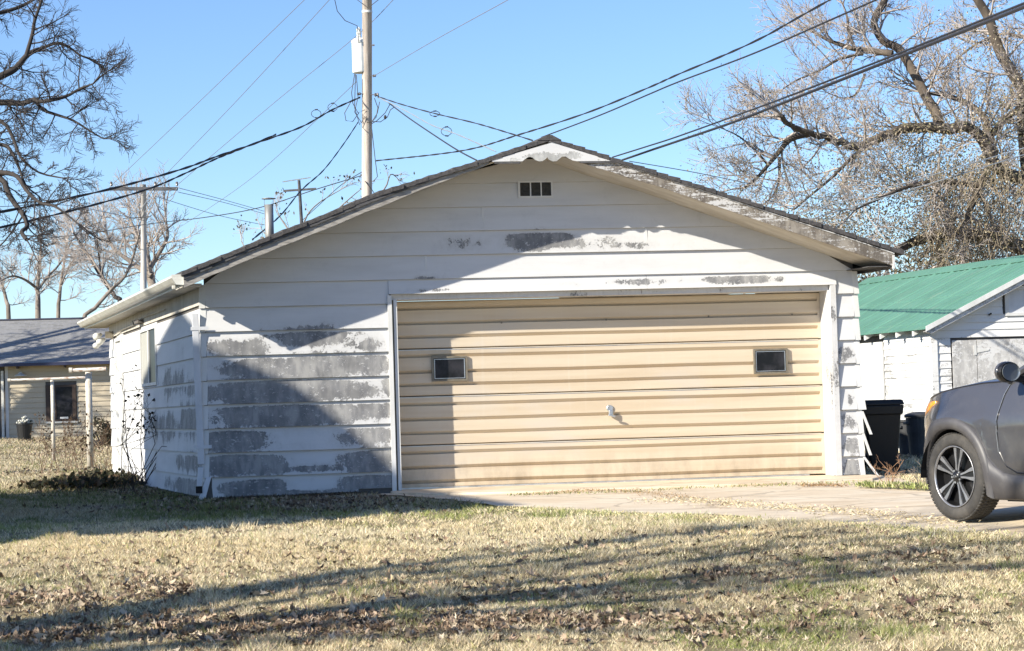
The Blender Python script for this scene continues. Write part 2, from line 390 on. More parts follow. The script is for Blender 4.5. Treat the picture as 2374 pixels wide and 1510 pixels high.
# ------------------------------------------------------------------ the garage
S = np.array([-0.15187793, 0.98839926, 0.0])     # direction of the side walls
W = 7.80; DEP = 9.75; Z0 = .266; PI_ = .2797; RS = .33
garage = thing('garage', 'weathered white clapboard garage with wide tan overhead door and peeling grey siding', 'garage')
LP = [(-.206, 2.422), (.305, 2.635), (.843, 2.845), (1.385, 3.051), (1.906, 3.254), (2.631, 3.53), (3.286, 3.764), (3.99, 3.99)]   # fascia foot, left
LT = [(-.201, 2.616), (.309, 2.816), (.848, 3.026), (1.39, 3.228), (1.936, 3.451), (2.535, 3.63), (3.137, 3.806), (3.592, 3.95), (3.999, 4.085)]
RP = [(3.99, 3.90), (4.645, 3.685), (5.302, 3.48), (6.166, 3.169), (7.192, 2.811), (8.083, 2.499)]
RTp = [(3.999, 4.085), (4.5, 3.913), (5.054, 3.73), (5.866, 3.461), (6.684, 3.19), (7.458, 2.933), (8.158, 2.691)]
def zl(x): return float(np.interp(x, [p[0] for p in LP], [p[1] for p in LP]))
def zr(x): return float(np.interp(x, [p[0] for p in RP], [p[1] for p in RP]))
def ceil_z(x): return min(zl(x) if x < 3.99 else 9, zr(x) if x > 3.99 else 9) + .02
def xleft(z):  return float(np.interp(z, [p[1] + .105 for p in LP], [p[0] for p in LP]))
def xright(z): return float(np.interp(-z, [-(p[1] + .02) for p in RP], [p[0] for p in RP]))
OF = .66     # front overhang
# inner shell so that nothing shows through
co_ = MB()
co_.box(.02, 2.19, .0, .12, 0, 2.33); co_.box(7.47, W - .02, .0, .12, 0, 2.33); co_.box(.02, W - .02, .003, .12, 2.335, 2.60)
co_.prism([(.05, .003, 2.602), (W - .05, .003, 2.602), (4.0, .003, 3.93)], (0, .117, 0))
obj('wall_frame', co_, m_core, garage)
def sp(s, off, z):   # point on the left wall: s along, off outward
    n_ = np.array([-S[1], S[0]]); return (s * S[0] + n_[0] * off, s * S[1] + n_[1] * off, z)
cw = MB()
def side_block(mb, s0, s1, o0, o1, z0, z1, z0b=None):
    mb.quadbox([sp(s0, o1, z0), sp(s0, o0, z0), sp(s1, o0, z0), sp(s1, o1, z0), sp(s0, o1, z1), sp(s0, o0, z1), sp(s1, o0, z1), sp(s1, o1, z1)])
side_block(cw, .12, DEP, -.10, -.002, 0, 2.42)
BK = DEP * S
cw.quadbox([(BK[0], BK[1], 0), (W + BK[0], BK[1], 0), (W + BK[0], BK[1] + .1, 0), (BK[0], BK[1] + .1, 0), (BK[0], BK[1], 2.4), (W + BK[0], BK[1], 2.4), (W + BK[0], BK[1] + .1, 2.4), (BK[0], BK[1] + .1, 2.4)])
cw.quadbox([(W - .02, .12, 0), (W, .12, 0), (W + BK[0], BK[1], 0), (W + BK[0] - .02, BK[1], 0), (W - .02, .12, 2.4), (W, .12, 2.4), (W + BK[0], BK[1], 2.4), (W + BK[0] - .02, BK[1], 2.4)])
obj('wall', cw, m_core, garage)
# front siding, one lapped board at a time
def fboard(x0b, x1b, x0t, x1t, zb, zt, ob=.040, ot=.005, name='siding_board', mat=None, wob=0.0):
    nseg = max(1, int((x1b - x0b) / 1.2)); mb = MB()
    zt2 = zt - .0015
    for i in range(nseg):
        a, b = i / nseg, (i + 1) / nseg
        def w_(t): return wob * math.sin(t * 17.0 + zb * 31) * (1 if 0 < t < 1 else 0)
        xa, xb = x0b + (x1b - x0b) * a, x0b + (x1b - x0b) * b; ta, tb = x0t + (x1t - x0t) * a, x0t + (x1t - x0t) * b
        mb.quadbox([(xa, -ob + w_(a), zb + w_(a) * .5), (xb, -ob + w_(b), zb + w_(b) * .5), (xb, -.0025, zb + w_(b) * .5), (xa, -.0025, zb + w_(a) * .5),
                    (ta, -ot, zt2), (tb, -ot, zt2), (tb, -.0025, zt2), (ta, -.0025, zt2)])
    return obj(name, mb, mat or m_front, garage)
DX0, DX1 = 2.19, 7.545
zk = [0.035, Z0] + [Z0 + PI_ * i for i in range(1, 14)]
splits = {9: 2.61, 10: 5.25, 11: 3.3, 8: 5.235}
for i in range(len(zk) - 1):
    zb, zt = zk[i], zk[i + 1]
    if zb > 3.84: break
    zt = min(zt, 3.93)
    if zb < 2.3:
        if i == 0:   # the lowest board is broken and uneven along its foot
            fboard(.07, 1.05, .05, 1.05, .03, zt, .022, wob=.006); fboard(1.05, 1.75, 1.05, 1.75, .045, zt, .024, wob=.004); fboard(1.75, DX0 - .03, 1.75, DX0 - .03, .075, zt, .022, wob=.006)
        else: fboard(.035, DX0 - .03, .035, DX0 - .03, zb, zt, wob=.002)
        fboard(DX1 + .012, W - .03, DX1 + .012, W - .03, zb if i else .045, zt)
    if zb < 2.33 < zt:
        fboard(DX0 - .03, 5.235, DX0 - .03, 5.235, 2.335, zt, .052, .012, wob=.003); fboard(5.238, DX1 + .012, 5.238, DX1 + .012, 2.333, zt, .052, .012, wob=.002)
        continue
    if zb > 2.33:
        if zb < 2.44: a0, a1 = .035, W - .03
        else: a0, a1 = max(.035, xleft(zb)), min(W - .03, xright(zb))
        b0, b1 = (max(.035, xleft(zt)), min(W - .03, xright(zt)))
        if zt >= 3.9: b0, b1 = 3.72, 4.25
        sx = splits.get(i)
        if sx and a0 < sx < a1:
            fboard(a0, sx, b0, sx, zb, zt); fboard(sx + .003, a1, sx + .003, b1, zb, zt)
            jc = MB().quadbox([(sx - .016, -.034, zb), (sx + .012, -.034, zb), (sx + .012, -.006, zb), (sx - .016, -.006, zb), (sx - .016, -.014, zt - .003), (sx + .012, -.014, zt - .003), (sx + .012, -.006, zt - .003), (sx - .016, -.006, zt - .003)])
            obj('joint_cap', jc, m_white, garage)
        else: fboard(a0, a1, b0, b1, zb, zt)
# metal corner caps at both front corners, one per course
for i in range(len(zk) - 1):
    zb, zt = zk[i], zk[i + 1]
    if zt > 2.6: break
    for x0, x1, sgn in ((-.035, .036, -1), (W - .032, W + .035, 1)):
        if i == 0 and sgn < 0: continue
        mb = MB(); o_ = .036
        dx = sgn * .006
        mb.quadbox([(x0 + dx, -o_, zb - .006), (x1 + dx, -o_, zb - .006), (x1 + dx, .05, zb - .006), (x0 + dx, .05, zb - .006),
                    (x0 - dx, -.014, zt - .012), (x1 - dx, -.014, zt - .012), (x1 - dx, .05, zt - .012), (x0 - dx, .05, zt - .012)])
        obj('corner_cap', mb, m_white, garage)
# bent loose strips hanging off the right corner
for (zt, zb, dx) in ((.80, .52, .085), (.545, .27, .07), (.255, .02, .15), (1.1, .82, .02)):
    mb = MB().quadbox([(W + .02 + dx, -.06, zb), (W + .052 + dx, -.06, zb), (W + .052 + dx, -.045, zb), (W + .02 + dx, -.045, zb),
                       (W + .012, -.03, zt), (W + .042, -.03, zt), (W + .042, -.015, zt), (W + .012, -.015, zt)])
    obj('loose_corner_strip', mb, m_white, garage)
# foot strip kicked out at the left corner
mb = MB().quadbox([(-.10, -.09, .015), (-.02, -.09, .015), (-.02, -.07, .015), (-.10, -.07, .015), (.0, -.045, .27), (.055, -.045, .27), (.055, -.03, .27), (.0, -.03, .27)])
obj('loose_corner_strip', mb, m_spout, garage)
mb = MB().box(.0, .06, -.012, .03, .0, .26); obj('corner_post_foot', mb, m_core, garage)
# left side siding
def sboard(s0, s1, zb, zt, mat=m_side, ob=.030, ot=.010):
    mb = MB(); n_ = max(1, int((s1 - s0) / 1.5))
    for i in range(n_):
        a, b = s0 + (s1 - s0) * i / n_, s0 + (s1 - s0) * (i + 1) / n_
        mb.quadbox([sp(a, ob, zb), sp(a, .0025, zb), sp(b, .0025, zb), sp(b, ob, zb), sp(a, ot, zt - .0015), sp(a, .0025, zt - .0015), sp(b, .0025, zt - .0015), sp(b, ot, zt - .0015)])
    obj('siding_board', mb, mat, garage)
WIN = (4.02, 5.62, 1.45, 2.17); SDR = (7.98, 8.72, .05, 2.16)
for i in range(len(zk) - 1):
    zb, zt = zk[i], zk[i + 1]
    if zb > 2.2: break
    zt = min(zt, 2.26)
    sboard(.03, WIN[0] - .04, zb, zt)
    if zt > WIN[2] and zb < WIN[3]:
        if zb < WIN[2] - .04: sboard(WIN[0] - .04, WIN[1] + .04, zb, WIN[2] - .04)
    else: sboard(WIN[0] - .04, WIN[1] + .04, zb, zt)
    sboard(WIN[1] + .04, SDR[0] - .06, zb, zt)
    sboard(SDR[1] + .06, DEP, zb, zt)
mb = MB(); side_block(mb, WIN[0] - .04, WIN[1] + .04, .0025, .012, WIN[3] + .03, 2.25); obj('window_head_panel', mb, m_side, garage)
mb = MB(); side_block(mb, .0, DEP, .0025, .022, 2.262, 2.46); obj('frieze_board', mb, m_soffit, garage)
mb = MB(); side_block(mb, SDR[0] - .06, SDR[1] + .06, .0025, .012, SDR[3] + .045, 2.258); obj('door_head_panel', mb, m_white, garage)
# side window
win = obj('window', (lambda q: (side_block(q, WIN[0] - .04, WIN[0], .0025, .04, WIN[2] - .04, WIN[3] + .03), side_block(q, WIN[1], WIN[1] + .04, .0025, .04, WIN[2] - .04, WIN[3] + .03),
      side_block(q, WIN[0], WIN[1], .0025, .04, WIN[2] - .04, WIN[2]), side_block(q, WIN[0], WIN[1], .0025, .04, WIN[3], WIN[3] + .03),
      side_block(q, 4.78, 4.86, .0025, .035, WIN[2], WIN[3]), q)[-1])(MB()), m_white, garage)
mb = MB(); side_block(mb, WIN[0], 4.78, .003, .018, WIN[2], WIN[3]); obj('pane', mb, m_glassd2, win)
mb = MB(); side_block(mb, 4.86, WIN[1], .003, .018, WIN[2], WIN[3]); obj('pane', mb, m_curtain, win)
# side door
sd = obj('side_door', (lambda q: (side_block(q, SDR[0], SDR[1], .0025, .012, SDR[2], SDR[3]), q)[-1])(MB()), m_white, garage)
for (a, b, c, d) in ((SDR[0] - .06, SDR[0], 0.03, SDR[3] + .04), (SDR[1], SDR[1] + .06, .03, SDR[3] + .04), (SDR[0], SDR[1], SDR[3], SDR[3] + .04)):
    mb = MB(); side_block(mb, a, b, .0025, .05, c, d); obj('door_trim', mb, m_white, sd)
mb = MB(); side_block(mb, SDR[0] + .06, SDR[1] - .06, .012, .02, 1.2, 2.05); obj('door_panel', mb, m_white, sd)
# door surround
obj('door_casing', MB().box(2.14, 2.19, -.058, .33, .04, 2.32), m_white, garage)
obj('door_casing', MB().box(7.4752, 7.545, -.056, .34, .04, 2.331), m_white2, garage)
obj('door_casing', MB().box(7.452, 7.475, -.020, .34, .04, 2.27), m_white2, garage)
obj('door_stop', MB().box(2.2125, 2.252, -.030, .33, .04, 2.268), m_white, garage)
obj('door_casing_gap', MB().box(2.19, 2.2125, .01, .33, .04, 2.32), m_winframe, garage)
obj('door_header', MB().box(2.19, 7.475, .004, .34, 2.268, 2.332), m_white2, garage)
obj('header_flashing', MB().box(2.15, 7.50, -.062, .0, 2.3325, 2.3365), m_white, garage)
# overhead door: four ribbed steel sections
SEC = [(.052, .550), (.560, 1.130), (1.140, 1.692), (1.702, 2.262)]
GR = [(.122, .292, .467), (.698, .860, 1.039), (1.270, 1.422, 1.611), (1.842, 2.005, 2.179)]
DW0, DW1 = 2.254, 7.450
door = obj('overhead_door', MB().box(DW0, DW1, .372, .40, .05, 2.265), m_core, garage)
for (za, zb), gr in zip(SEC, GR):
    prof = [(0.0, za + .006)]                                        # y recess, z from the bottom up
    prof = [(.010, za), (0.0, za + .008)]
    for g_ in gr: prof += [(0, g_ - .023), (.040, g_ - .019), (0.002, g_ + .019)]
    prof += [(0, zb - .014), (.012, zb)]
    poly = [(DW0, RS + y, z) for y, z in prof] + [(DW0, RS + .0415, zb), (DW0, RS + .0415, za)]
    mb = MB(); npf = len(poly); segs = 10
    xs_ = [DW0 + (DW1 - .03 - DW0) * i / segs for i in range(segs + 1)]
    o = 0
    for i, x in enumerate(xs_):
        for (_, y, z) in poly: mb.v.append((x, y + .0012 * math.sin(x * 5 + z * 9), z + .0025 * math.sin(x * 2.1 + za * 7) * (1 if za < z < zb else 0)))
    for i in range(segs):
        for k in range(npf):
            k2 = (k + 1) % npf; mb.f.append((i * npf + k, (i + 1) * npf + k, (i + 1) * npf + k2, i * npf + k2)); mb.mi.append(0)
    mb.f.append(tuple(range(npf))); mb.f.append(tuple(segs * npf + k for k in range(npf - 1, -1, -1))); mb.mi += [0, 0]
    obj('door_section', mb, m_door, door)
    obj('end_stile', MB().box(DW1 - .0305, DW1, RS - .001, RS + .04, za + .002, zb - .004), m_door, door)
for z in (.549, 1.129, 1.691): obj('section_rail', MB().box(DW0, DW1 - .031, RS - .003, RS + .0, z - .0125, z - .0055), m_alu, door)
obj('bottom_seal', MB().box(DW0, DW1 - .2, RS - .004, RS + .038, .036, .056), m_alu, door)
for (x0, x1, z0, z1) in ((2.676, 3.102, 1.305, 1.60), (6.594, 7.019, 1.287, 1.59)):
    y = RS
    q = MB().box(x0, x1, y - .034, y - .001, z0, z0 + .022).box(x0, x1, y - .034, y - .001, z1 - .022, z1).box(x0, x0 + .022, y - .034, y - .001, z0 + .022, z1 - .022).box(x1 - .022, x1, y - .034, y - .001, z0 + .022, z1 - .022)
    dw = obj('door_window', q, m_winframe, door)
    obj('window_gasket', MB().box(x0 + .022, x1 - .022, y - .020, y - .012, z0 + .022, z1 - .022), m_dark, dw)
    q = MB().box(x0 + .03, x1 - .03, y - .030, y - .021, z0 + .03, z0 + .037).box(x0 + .03, x1 - .03, y - .030, y - .021, z1 - .037, z1 - .03).box(x0 + .03, x0 + .037, y - .030, y - .021, z0 + .037, z1 - .037).box(x1 - .04, x1 - .03, y - .030, y - .021, z0 + .037, z1 - .037)
    obj('window_bead', q, m_alu, dw)
    obj('pane', MB().box(x0 + .037, x1 - .04, y - .0235, y - .0205, z0 + .037, z1 - .037), m_glassd2, dw)
hd = MB().lathe([(.040, 0), (.040, .010), (.034, .014)], (4.81, RS - .002, .925), (0, -1, 0), 16)
hnd = obj('door_handle', hd, m_alu, door)
obj('grip', MB().box(4.785, 4.84, RS - .07, RS - .016, .835, .905), m_alu, hnd, bevel=.012)
obj('grip_bar', MB().bar((4.775, RS - .085, .845), (4.86, RS - .085, .825), .022, .022), m_alu, hnd, bevel=.006)
for x, z in ((3.53, 1.985), (4.80, 1.99), (6.06, 2.0), (7.1, 2.0)): obj('bolt', MB().lathe([(.012, 0), (.009, .006)], (x, RS - .001, z), (0, -1, 0), 8), m_winframe, door)
# gable vent with three openings
vx0, vx1, vz0, vz1 = 3.722, 4.140, 3.440, 3.640
q = MB()
for a, b in ((vx0, vx0 + .025), (vx0 + .143, vx0 + .157), (vx0 + .270, vx0 + .284), (vx1 - .022, vx1)): q.box(a, b, -.042, -.0, vz0 + .02, vz1 - .02)
q.box(vx0, vx1, -.042, .0, vz0, vz0 + .0199).box(vx0, vx1, -.042, .0, vz1 - .0199, vz1)
vent = obj('gable_vent', q, m_white, garage)
for a, b in ((vx0 + .0255, vx0 + .1425), (vx0 + .1575, vx0 + .2695), (vx0 + .2845, vx1 - .0225)):
    mb = MB().box(a, b, -.034, -.031, vz0 + .02, vz1 - .02)
    for k in range(6): z = vz0 + .03 + k * .026; mb.quadbox([(a, -.040, z), (b, -.040, z), (b, -.0345, z + .010), (a, -.0345, z + .010), (a, -.040, z + .003), (b, -.040, z + .003), (b, -.0345, z + .013), (a, -.0345, z + .013)])
    obj('vent_screen', mb, m_vent, vent)
# roof planes, soffits, fascia
def off(p, d): return (p[0] + S[0] / S[1] * (d + OF), d, p[1])
RL = DEP * S[1] + 1.0
def slab(profile, th0, th1, d0, d1, name, mat, flip=False):
    mb = MB()
    for (a, b) in zip(profile[:-1], profile[1:]):
        A0, B0 = off((a[0], a[1] + th0), d0), off((b[0], b[1] + th0), d0); A1, B1 = off((a[0], a[1] + th0), d1), off((b[0], b[1] + th0), d1)
        C0, D0 = off((a[0], a[1] + th1), d0), off((b[0], b[1] + th1), d0); C1, D1 = off((a[0], a[1] + th1), d1), off((b[0], b[1] + th1), d1)
        mb.quadbox([A0, B0, B1, A1, C0, D0, D1, C1])
    return obj(name, mb, mat, garage)
slab(LT, -.075, -.058, -OF + .03, RL, 'roof_deck', m_core); slab(RTp, -.075, -.058, -OF + .03, RL, 'roof_deck', m_core)
slab(LP[:-1] + [(3.98, 3.985)], .012, .022, -OF + .028, -.048, 'soffit', m_soffit); slab([(4.0, 3.94)] + RP[1:], .012, .022, -OF + .028, -.001, 'soffit', m_soffit)
def fascia(profile_b, profile_t, y0, y1, mat, lo, hi, name='fascia_board', jit=0.0):
    zb = lambda x: np.interp(x, [p[0] for p in profile_b], [p[1] for p in profile_b]); zt = lambda x: np.interp(x, [p[0] for p in profile_t], [p[1] for p in profile_t])
    x0, x1 = max(profile_b[0][0], profile_t[0][0]), min(profile_b[-1][0], profile_t[-1][0]); n_ = 22; mb = MB()
    X = np.linspace(x0, x1, n_ + 1)
    J = [R.uniform(-jit, jit) for _ in X]
    for i in range(n_):
        a, b = X[i], X[i + 1]
        def zz(x, t, j): h = zt(x) - zb(x); return zb(x) + h * t + (j if t < .5 else 0)
        mb.quadbox([(a, y0, zz(a, lo, J[i])), (b, y0, zz(b, lo, J[i + 1])), (b, y1, zz(b, lo, J[i + 1])), (a, y1, zz(a, lo, J[i])),
                    (a, y0, zz(a, hi, 0)), (b, y0, zz(b, hi, 0)), (b, y1, zz(b, hi, 0)), (a, y1, zz(a, hi, 0))])
    return obj(name, mb, mat, garage)
LTc = LT; yF = -OF
fascia(LP[:6] + [(3.30, 3.77)], LTc, yF - .022, yF + .005, m_fasL, 0.0, .48, jit=.006)
fascia(LP, LTc, yF - .045, yF + .02, m_fasD, .485, .74, 'rake_moulding', jit=.004)
fascia(RP, RTp, yF - .022, yF + .005, m_fasR, 0.0, .86, jit=.005)
fascia(RP, RTp, yF - .034, yF - .0225, m_white2, .66, .72, 'rake_moulding', jit=.006)
# decorative scalloped board in the peak
SC = [(4.03, 4.005), (3.334, 3.812), (3.334, 3.795), (3.684, 3.795), (3.715, 3.818), (3.746, 3.839), (3.776, 3.846), (3.805, 3.835), (3.835, 3.808), (3.875, 3.791), (3.92, 3.795), (3.956, 3.816),
      (3.975, 3.840), (3.994, 3.811), (4.036, 3.788), (4.087, 3.793), (4.118, 3.819), (4.149, 3.843), (4.189, 3.845), (4.225, 3.821), (4.27, 3.797), (4.32, 3.787), (4.74, 3.785)]
obj('scalloped_gable_board', MB().prism([(x, yF - .058, z) for x, z in SC], (0, .032, 0)), m_gable, garage)
obj('gable_moulding', MB().bar((3.36, yF - .04, 3.783), (3.66, yF - .04, 3.780), .03, .018), m_fasD, garage); obj('gable_moulding', MB().bar((4.36, yF - .04, 3.776), (4.86, yF - .04, 3.770), .03, .018), m_fasD, garage)
# shingle courses: each row is its own sheet, their butts make the stepped rake edge
def shingles(prof, side):
    P = [np.array(p) for p in prof]; seg = [np.linalg.norm(b - a) for a, b in zip(P[:-1], P[1:])]; tot = sum(seg)
    def pt(s):
        s = min(max(s, 0), tot)
        for a, b, L in zip(P[:-1], P[1:], seg):
            if s <= L: return a + (b - a) * s / L
            s -= L
        return P[-1]
    n_ = int(tot / .145); st = tot / n_
    for i in range(n_):
        a, b = (pt(i * st), pt((i + 1) * st)) if side < 0 else (pt(tot - i * st), pt(tot - (i + 1) * st))
        if i == 0: a = a + np.array([side * .03, -.01])
        d0 = -OF - .05 - R.uniform(0, .02)
        h0, h1 = -.052 + R.uniform(-.002, .002), -.010 + R.uniform(-.004, .005)
        q = [(a[0], a[1] + h0), (b[0], b[1] + h0 - .006)]; r_ = [(a[0], a[1] + h1 + .012), (b[0], b[1] + h1 - .004)]
        mb = MB().quadbox([off(q[0], d0), off(q[1], d0), off(q[1], RL), off(q[0], RL), off(r_[0], d0), off(r_[1], d0), off(r_[1], RL), off(r_[0], RL)])
        obj('shingle_row', mb, m_shingle, garage)
shingles(LT, -1); shingles(RTp, 1)
obj('ridge_cap', MB().quadbox([off((3.86, 4.035), -OF - .06), off((4.14, 4.035), -OF - .06), off((4.14, 4.035), RL), off((3.86, 4.035), RL), off((3.97, 4.095), -OF - .06), off((4.03, 4.095), -OF - .06), off((4.03, 4.095), RL), off((3.97, 4.095), RL)]), m_shingle, garage)
# eave boards and gutter on the left, eave on the right
def along(px, pz, d0, d1, w, h, mat, name, parent=garage):
    mb = MB().quadbox([off((px, pz), d0), off((px + w, pz), d0), off((px + w, pz), d1), off((px, pz), d1), off((px, pz + h), d0), off((px + w, pz + h), d0), off((px + w, pz + h), d1), off((px, pz + h), d1)])
    return obj(name, mb, mat, parent)
along(-.205, 2.455, -OF - .02, RL, .02, .135, m_gutter, 'eave_fascia')
along(8.06, 2.47, -OF - .0, RL, .02, .16, m_fasD, 'eave_fascia')
obj('eave_soffit', MB().quadbox([(-.21, -OF + .03, 2.462), (.0, -OF + .03, 2.462), (.0, -.045, 2.462), (-.31, -.045, 2.462), (-.21, -OF + .03, 2.47), (.0, -OF + .03, 2.47), (.0, -.045, 2.47), (-.31, -.045, 2.47)]), m_soffit, garage); along(-.18, 2.462, .005, RL, .34, .008, m_soffit, 'eave_soffit'); along(7.79, 2.50, -OF + .03, RL, .27, .008, m_fasD, 'eave_soffit')
obj('eave_end_trim', MB().box(8.06, 8.085, yF - .036, yF + .03, 2.47, 2.63), m_white2, garage)
gt = MB()
GP = [(-.206, 2.462), (-.262, 2.468), (-.282, 2.485), (-.298, 2.503), (-.322, 2.53), (-.322, 2.555), (-.318, 2.555), (-.318, 2.535), (-.290, 2.508), (-.26, 2.474), (-.213, 2.468), (-.213, 2.56), (-.206, 2.56)]
GS = [(x + .002, z + .015) for x, z in GP]
gut = obj('gutter', gt.prism([off(p, -OF + .02) for p in GS], tuple(np.array(off(GS[0], RL)) - np.array(off(GS[0], -OF + .02)))), m_gutter, garage)
obj('gutter_end_cap', MB().prism([off(p, -OF - .004) for p in [(-.2, 2.455), (-.285, 2.462), (-.338, 2.55), (-.338, 2.575), (-.2, 2.575)]], (0, .02, 0)), m_gutter, gut)
p = off((-.27, 2.40), -OF + .30); obj('gutter_outlet', MB().box(p[0] - .022, p[0] + .022, p[1] - .035, p[1] + .035, 2.425, 2.468), m_gutter, gut, bevel=.008)
for k in range(1, 9): p = off((-.27, 2.0), k * 1.15); obj('gutter_strap', MB().box(p[0] - .062, p[0] + .05, p[1] - .012, p[1] + .012, 2.572, 2.577), m_alu, gut)
# downspout on the corner
ds = MB().quadbox([(-.095, -.075, .42), (-.015, -.075, .42), (-.015, -.005, .42), (-.095, -.005, .42), (-.125, -.075, 2.16), (-.05, -.075, 2.16), (-.05, -.005, 2.16), (-.125, -.005, 2.16)])
dsp = obj('downspout', ds, m_spout, garage, bevel=.006)
obj('strap', MB().box(-.14, .065, -.082, -.076, 1.965, 2.005), m_spout, dsp); obj('strap', MB().box(-.125, .07, -.082, -.076, .60, .64), m_spout, dsp)
obj('elbow', MB().quadbox([(-.115, -.085, .17), (-.05, -.085, .17), (-.05, -.02, .17), (-.115, -.02, .17), (-.095, -.07, .385), (-.03, -.07, .385), (-.03, -.005, .385), (-.095, -.005, .385)]), m_spout, dsp, bevel=.006)
obj('spout_mouth', MB().box(-.125, -.05, -.09, -.02, .09, .168), m_dark, dsp)
# floodlights and cable under the left eave
e = np.array(sp(9.2, .16, 2.24))
fl = obj('floodlight', MB().box(e[0] + .02, e[0] + .14, e[1] - .05, e[1] + .05, e[2] + .0, e[2] + .10), m_winframe, garage)
for dx, dz, r in ((-.10, .03, .060), (-.05, -.05, .055), (-.11, -.11, .05)):
    c = (e[0] + dx, e[1] - .05, e[2] + dz); q = MB().lathe([(.03, -.09), (r * .7, -.04), (r, .02), (r * .9, .05), (.01, .07)], c, (-.5, -.75, -.3), 14); obj('lamp_head', q, m_gutter, fl, smooth=True)
cb = MB(); P_ = [sp(2.9, .05, 2.36), sp(5.2, .05, 2.37), sp(5.6, .06, 2.33), sp(6.4, .05, 2.38), sp(6.2, .05, 2.31), sp(8.0, .05, 2.30), sp(9.0, .06, 2.26)]
cb.tube(P_, .008, .008, 5); obj('eave_cable', cb, m_winframe, garage)
q = MB(); side_block(q, 5.3, 5.75, .03, .1, 2.30, 2.345); obj('cable_box', q, m_core, garage)
# flue pipe through the roof
c0 = at(625, 548, 30); c1 = at(625, 464, 30)
fp = thing('flue_pipe', 'galvanised flue pipe with flat rain cap on the left roof slope', 'chimney pipe', loc=tuple(c0))
obj('pipe', MB().lathe([(.062, -.28), (.062, 0), (.064, .02), (.062, .04), (.062, .44), (.058, .44)], (0, 0, 0), (0, 0, 1), 18), m_rust, fp, smooth=True)
obj('collar', MB().lathe([(.10, -.3), (.066, -.10)], (0, 0, 0), (0, 0, 1), 18), m_rust, fp)
obj('cap_bracket', MB().box(-.064, -.058, -.01, .01, .42, .53).box(.058, .064, -.01, .01, .42, .53), m_rust, fp)
obj('rain_cap', MB().lathe([(.10, .520), (.10, .527), (.02, .540)], (0, 0, 0), (0, 0, 1), 18), m_rust, fp)

# ------------------------------------------------------------------ green-roofed shed on the right
def peelshed(): return peel('shed_board_paint', [(2, 1.0, 9, 1.6, .26)], paint=(.72, .72, .71), bare=(.34, .34, .33), bare2=(.50, .49, .47), base=.16, fade=False, streak=(2.5, 2.5, 14))
m_shed = peelshed()
m_osb = peel('peeling_plywood_paint', [], bare=(.42, .41, .40), bare2=(.56, .55, .53), base=.36, fade=False, streak=(16, 16, 11))
m_green = M('green_metal_roof', (.075, .36, .225), .42, (.06, .31, .19), 1.5, lo=.3, hi=.7, spec=.4)
def mk_green():
    m, n, l, b = nt('green_ribbed_metal'); b.inputs['Roughness'].default_value = .45
    tc = n.new('ShaderNodeTexCoord').outputs['Object']
    c = mixc(n, l, rng(n, l, noise(n, l, tc, 1.2, 5, .6), .3, .7), (.105, .245, .18), (.085, .20, .145)); c = mixc(n, l, rng(n, l, noise(n, l, scaled(n, l, tc, (1.2, 7, 1.2)), 1.4, 6, .65), .52, .75, 0, .5), c, (.19, .25, .20)); c = mixc(n, l, rng(n, l, noise(n, l, tc, 13, 4, .7), .66, .78, 0, .6), c, (.12, .10, .07)); l.new(c, b.inputs['Base Color']); return m
m_green = mk_green()
shed = thing('shed', 'white clapboard shed with green ribbed metal roof and plank doors', 'shed', loc=(12.015, 9.48, 0))
SX = S[0] / S[1]
def sh(x, d, z): return (x + SX * d, d, z)     # x along the front, d back along the side
HW, EZ, PZ = 2.33, 2.17, 3.29
EV, RO = .22, .22
# core
obj('wall', MB().quadbox([sh(.02, .02, -.2), sh(2 * HW, .02, -.2), sh(2 * HW, 7, -.2), sh(.02, 7, -.2), sh(.02, .02, EZ - .02), sh(2 * HW, .02, EZ - .02), sh(2 * HW, 7, EZ - .02), sh(.02, 7, EZ - .02)])
    .prism([sh(.1, .02, EZ), sh(2 * HW - .1, .02, EZ), sh(HW, .02, PZ - .14)], (0, .1, 0)), m_core, shed)
st = .126
def shb(x0, x1, z, zt=None):
    zt = z + st - .001 if zt is None else zt
    j = R.uniform(-.003, .003)
    obj('siding_board', MB().quadbox([sh(x0, -.014 + j, z + j), sh(x1, -.014 - j, z - j), sh(x1, .015, z), sh(x0, .015, z), sh(x0, .002, zt), sh(x1, .002, zt), sh(x1, .015, zt), sh(x0, .015, zt)]), m_shed, shed)
DR0, DR1, DRT = .33, 3.4, 1.87
k = 0; z = -.1
while z < PZ - .2:
    a0, a1 = .06, 2 * HW - .06
    if z > EZ - .1: t = (z + st - (EZ - .1)) / (PZ - EZ + .1); a0 = max(.06, HW * t - .10); a1 = 2 * HW - a0
    if z + st * .5 < DRT: shb(a0, DR0 - .02, z); shb(DR1 + .02, a1, z)
    elif 2.25 < z + .06 < 2.75: shb(a0, 1.24, z); shb(2.02, a1, z)
    else: shb(a0, a1, z)
    # side boards: on the left wall, split round the side door
    if z < EZ - .12:
        for (d0, d1) in ((0.05, 1.75), (2.75, 7)) if z < 1.95 else ((.05, 7),):
            obj('siding_board', MB().quadbox([sh(-.016, d0, z), sh(.015, d0, z), sh(.015, d1, z), sh(-.016, d1, z), sh(.0, d0, z + st - .001), sh(.015, d0, z + st - .001), sh(.015, d1, z + st - .001), sh(.0, d1, z + st - .001)]), m_shed, shed)
    z += st
obj('corner_board', MB().box(-.03, .075, -.03, .05, -.1, EZ - .06), m_shed, shed)
obj('side_door', MB().quadbox([sh(-.03, 1.78, -.1), sh(.0, 1.78, -.1), sh(.0, 2.72, -.1), sh(-.03, 2.72, -.1), sh(-.03, 1.78, 1.93), sh(.0, 1.78, 1.93), sh(.0, 2.72, 1.93), sh(-.03, 2.72, 1.93)]), m_white, shed)
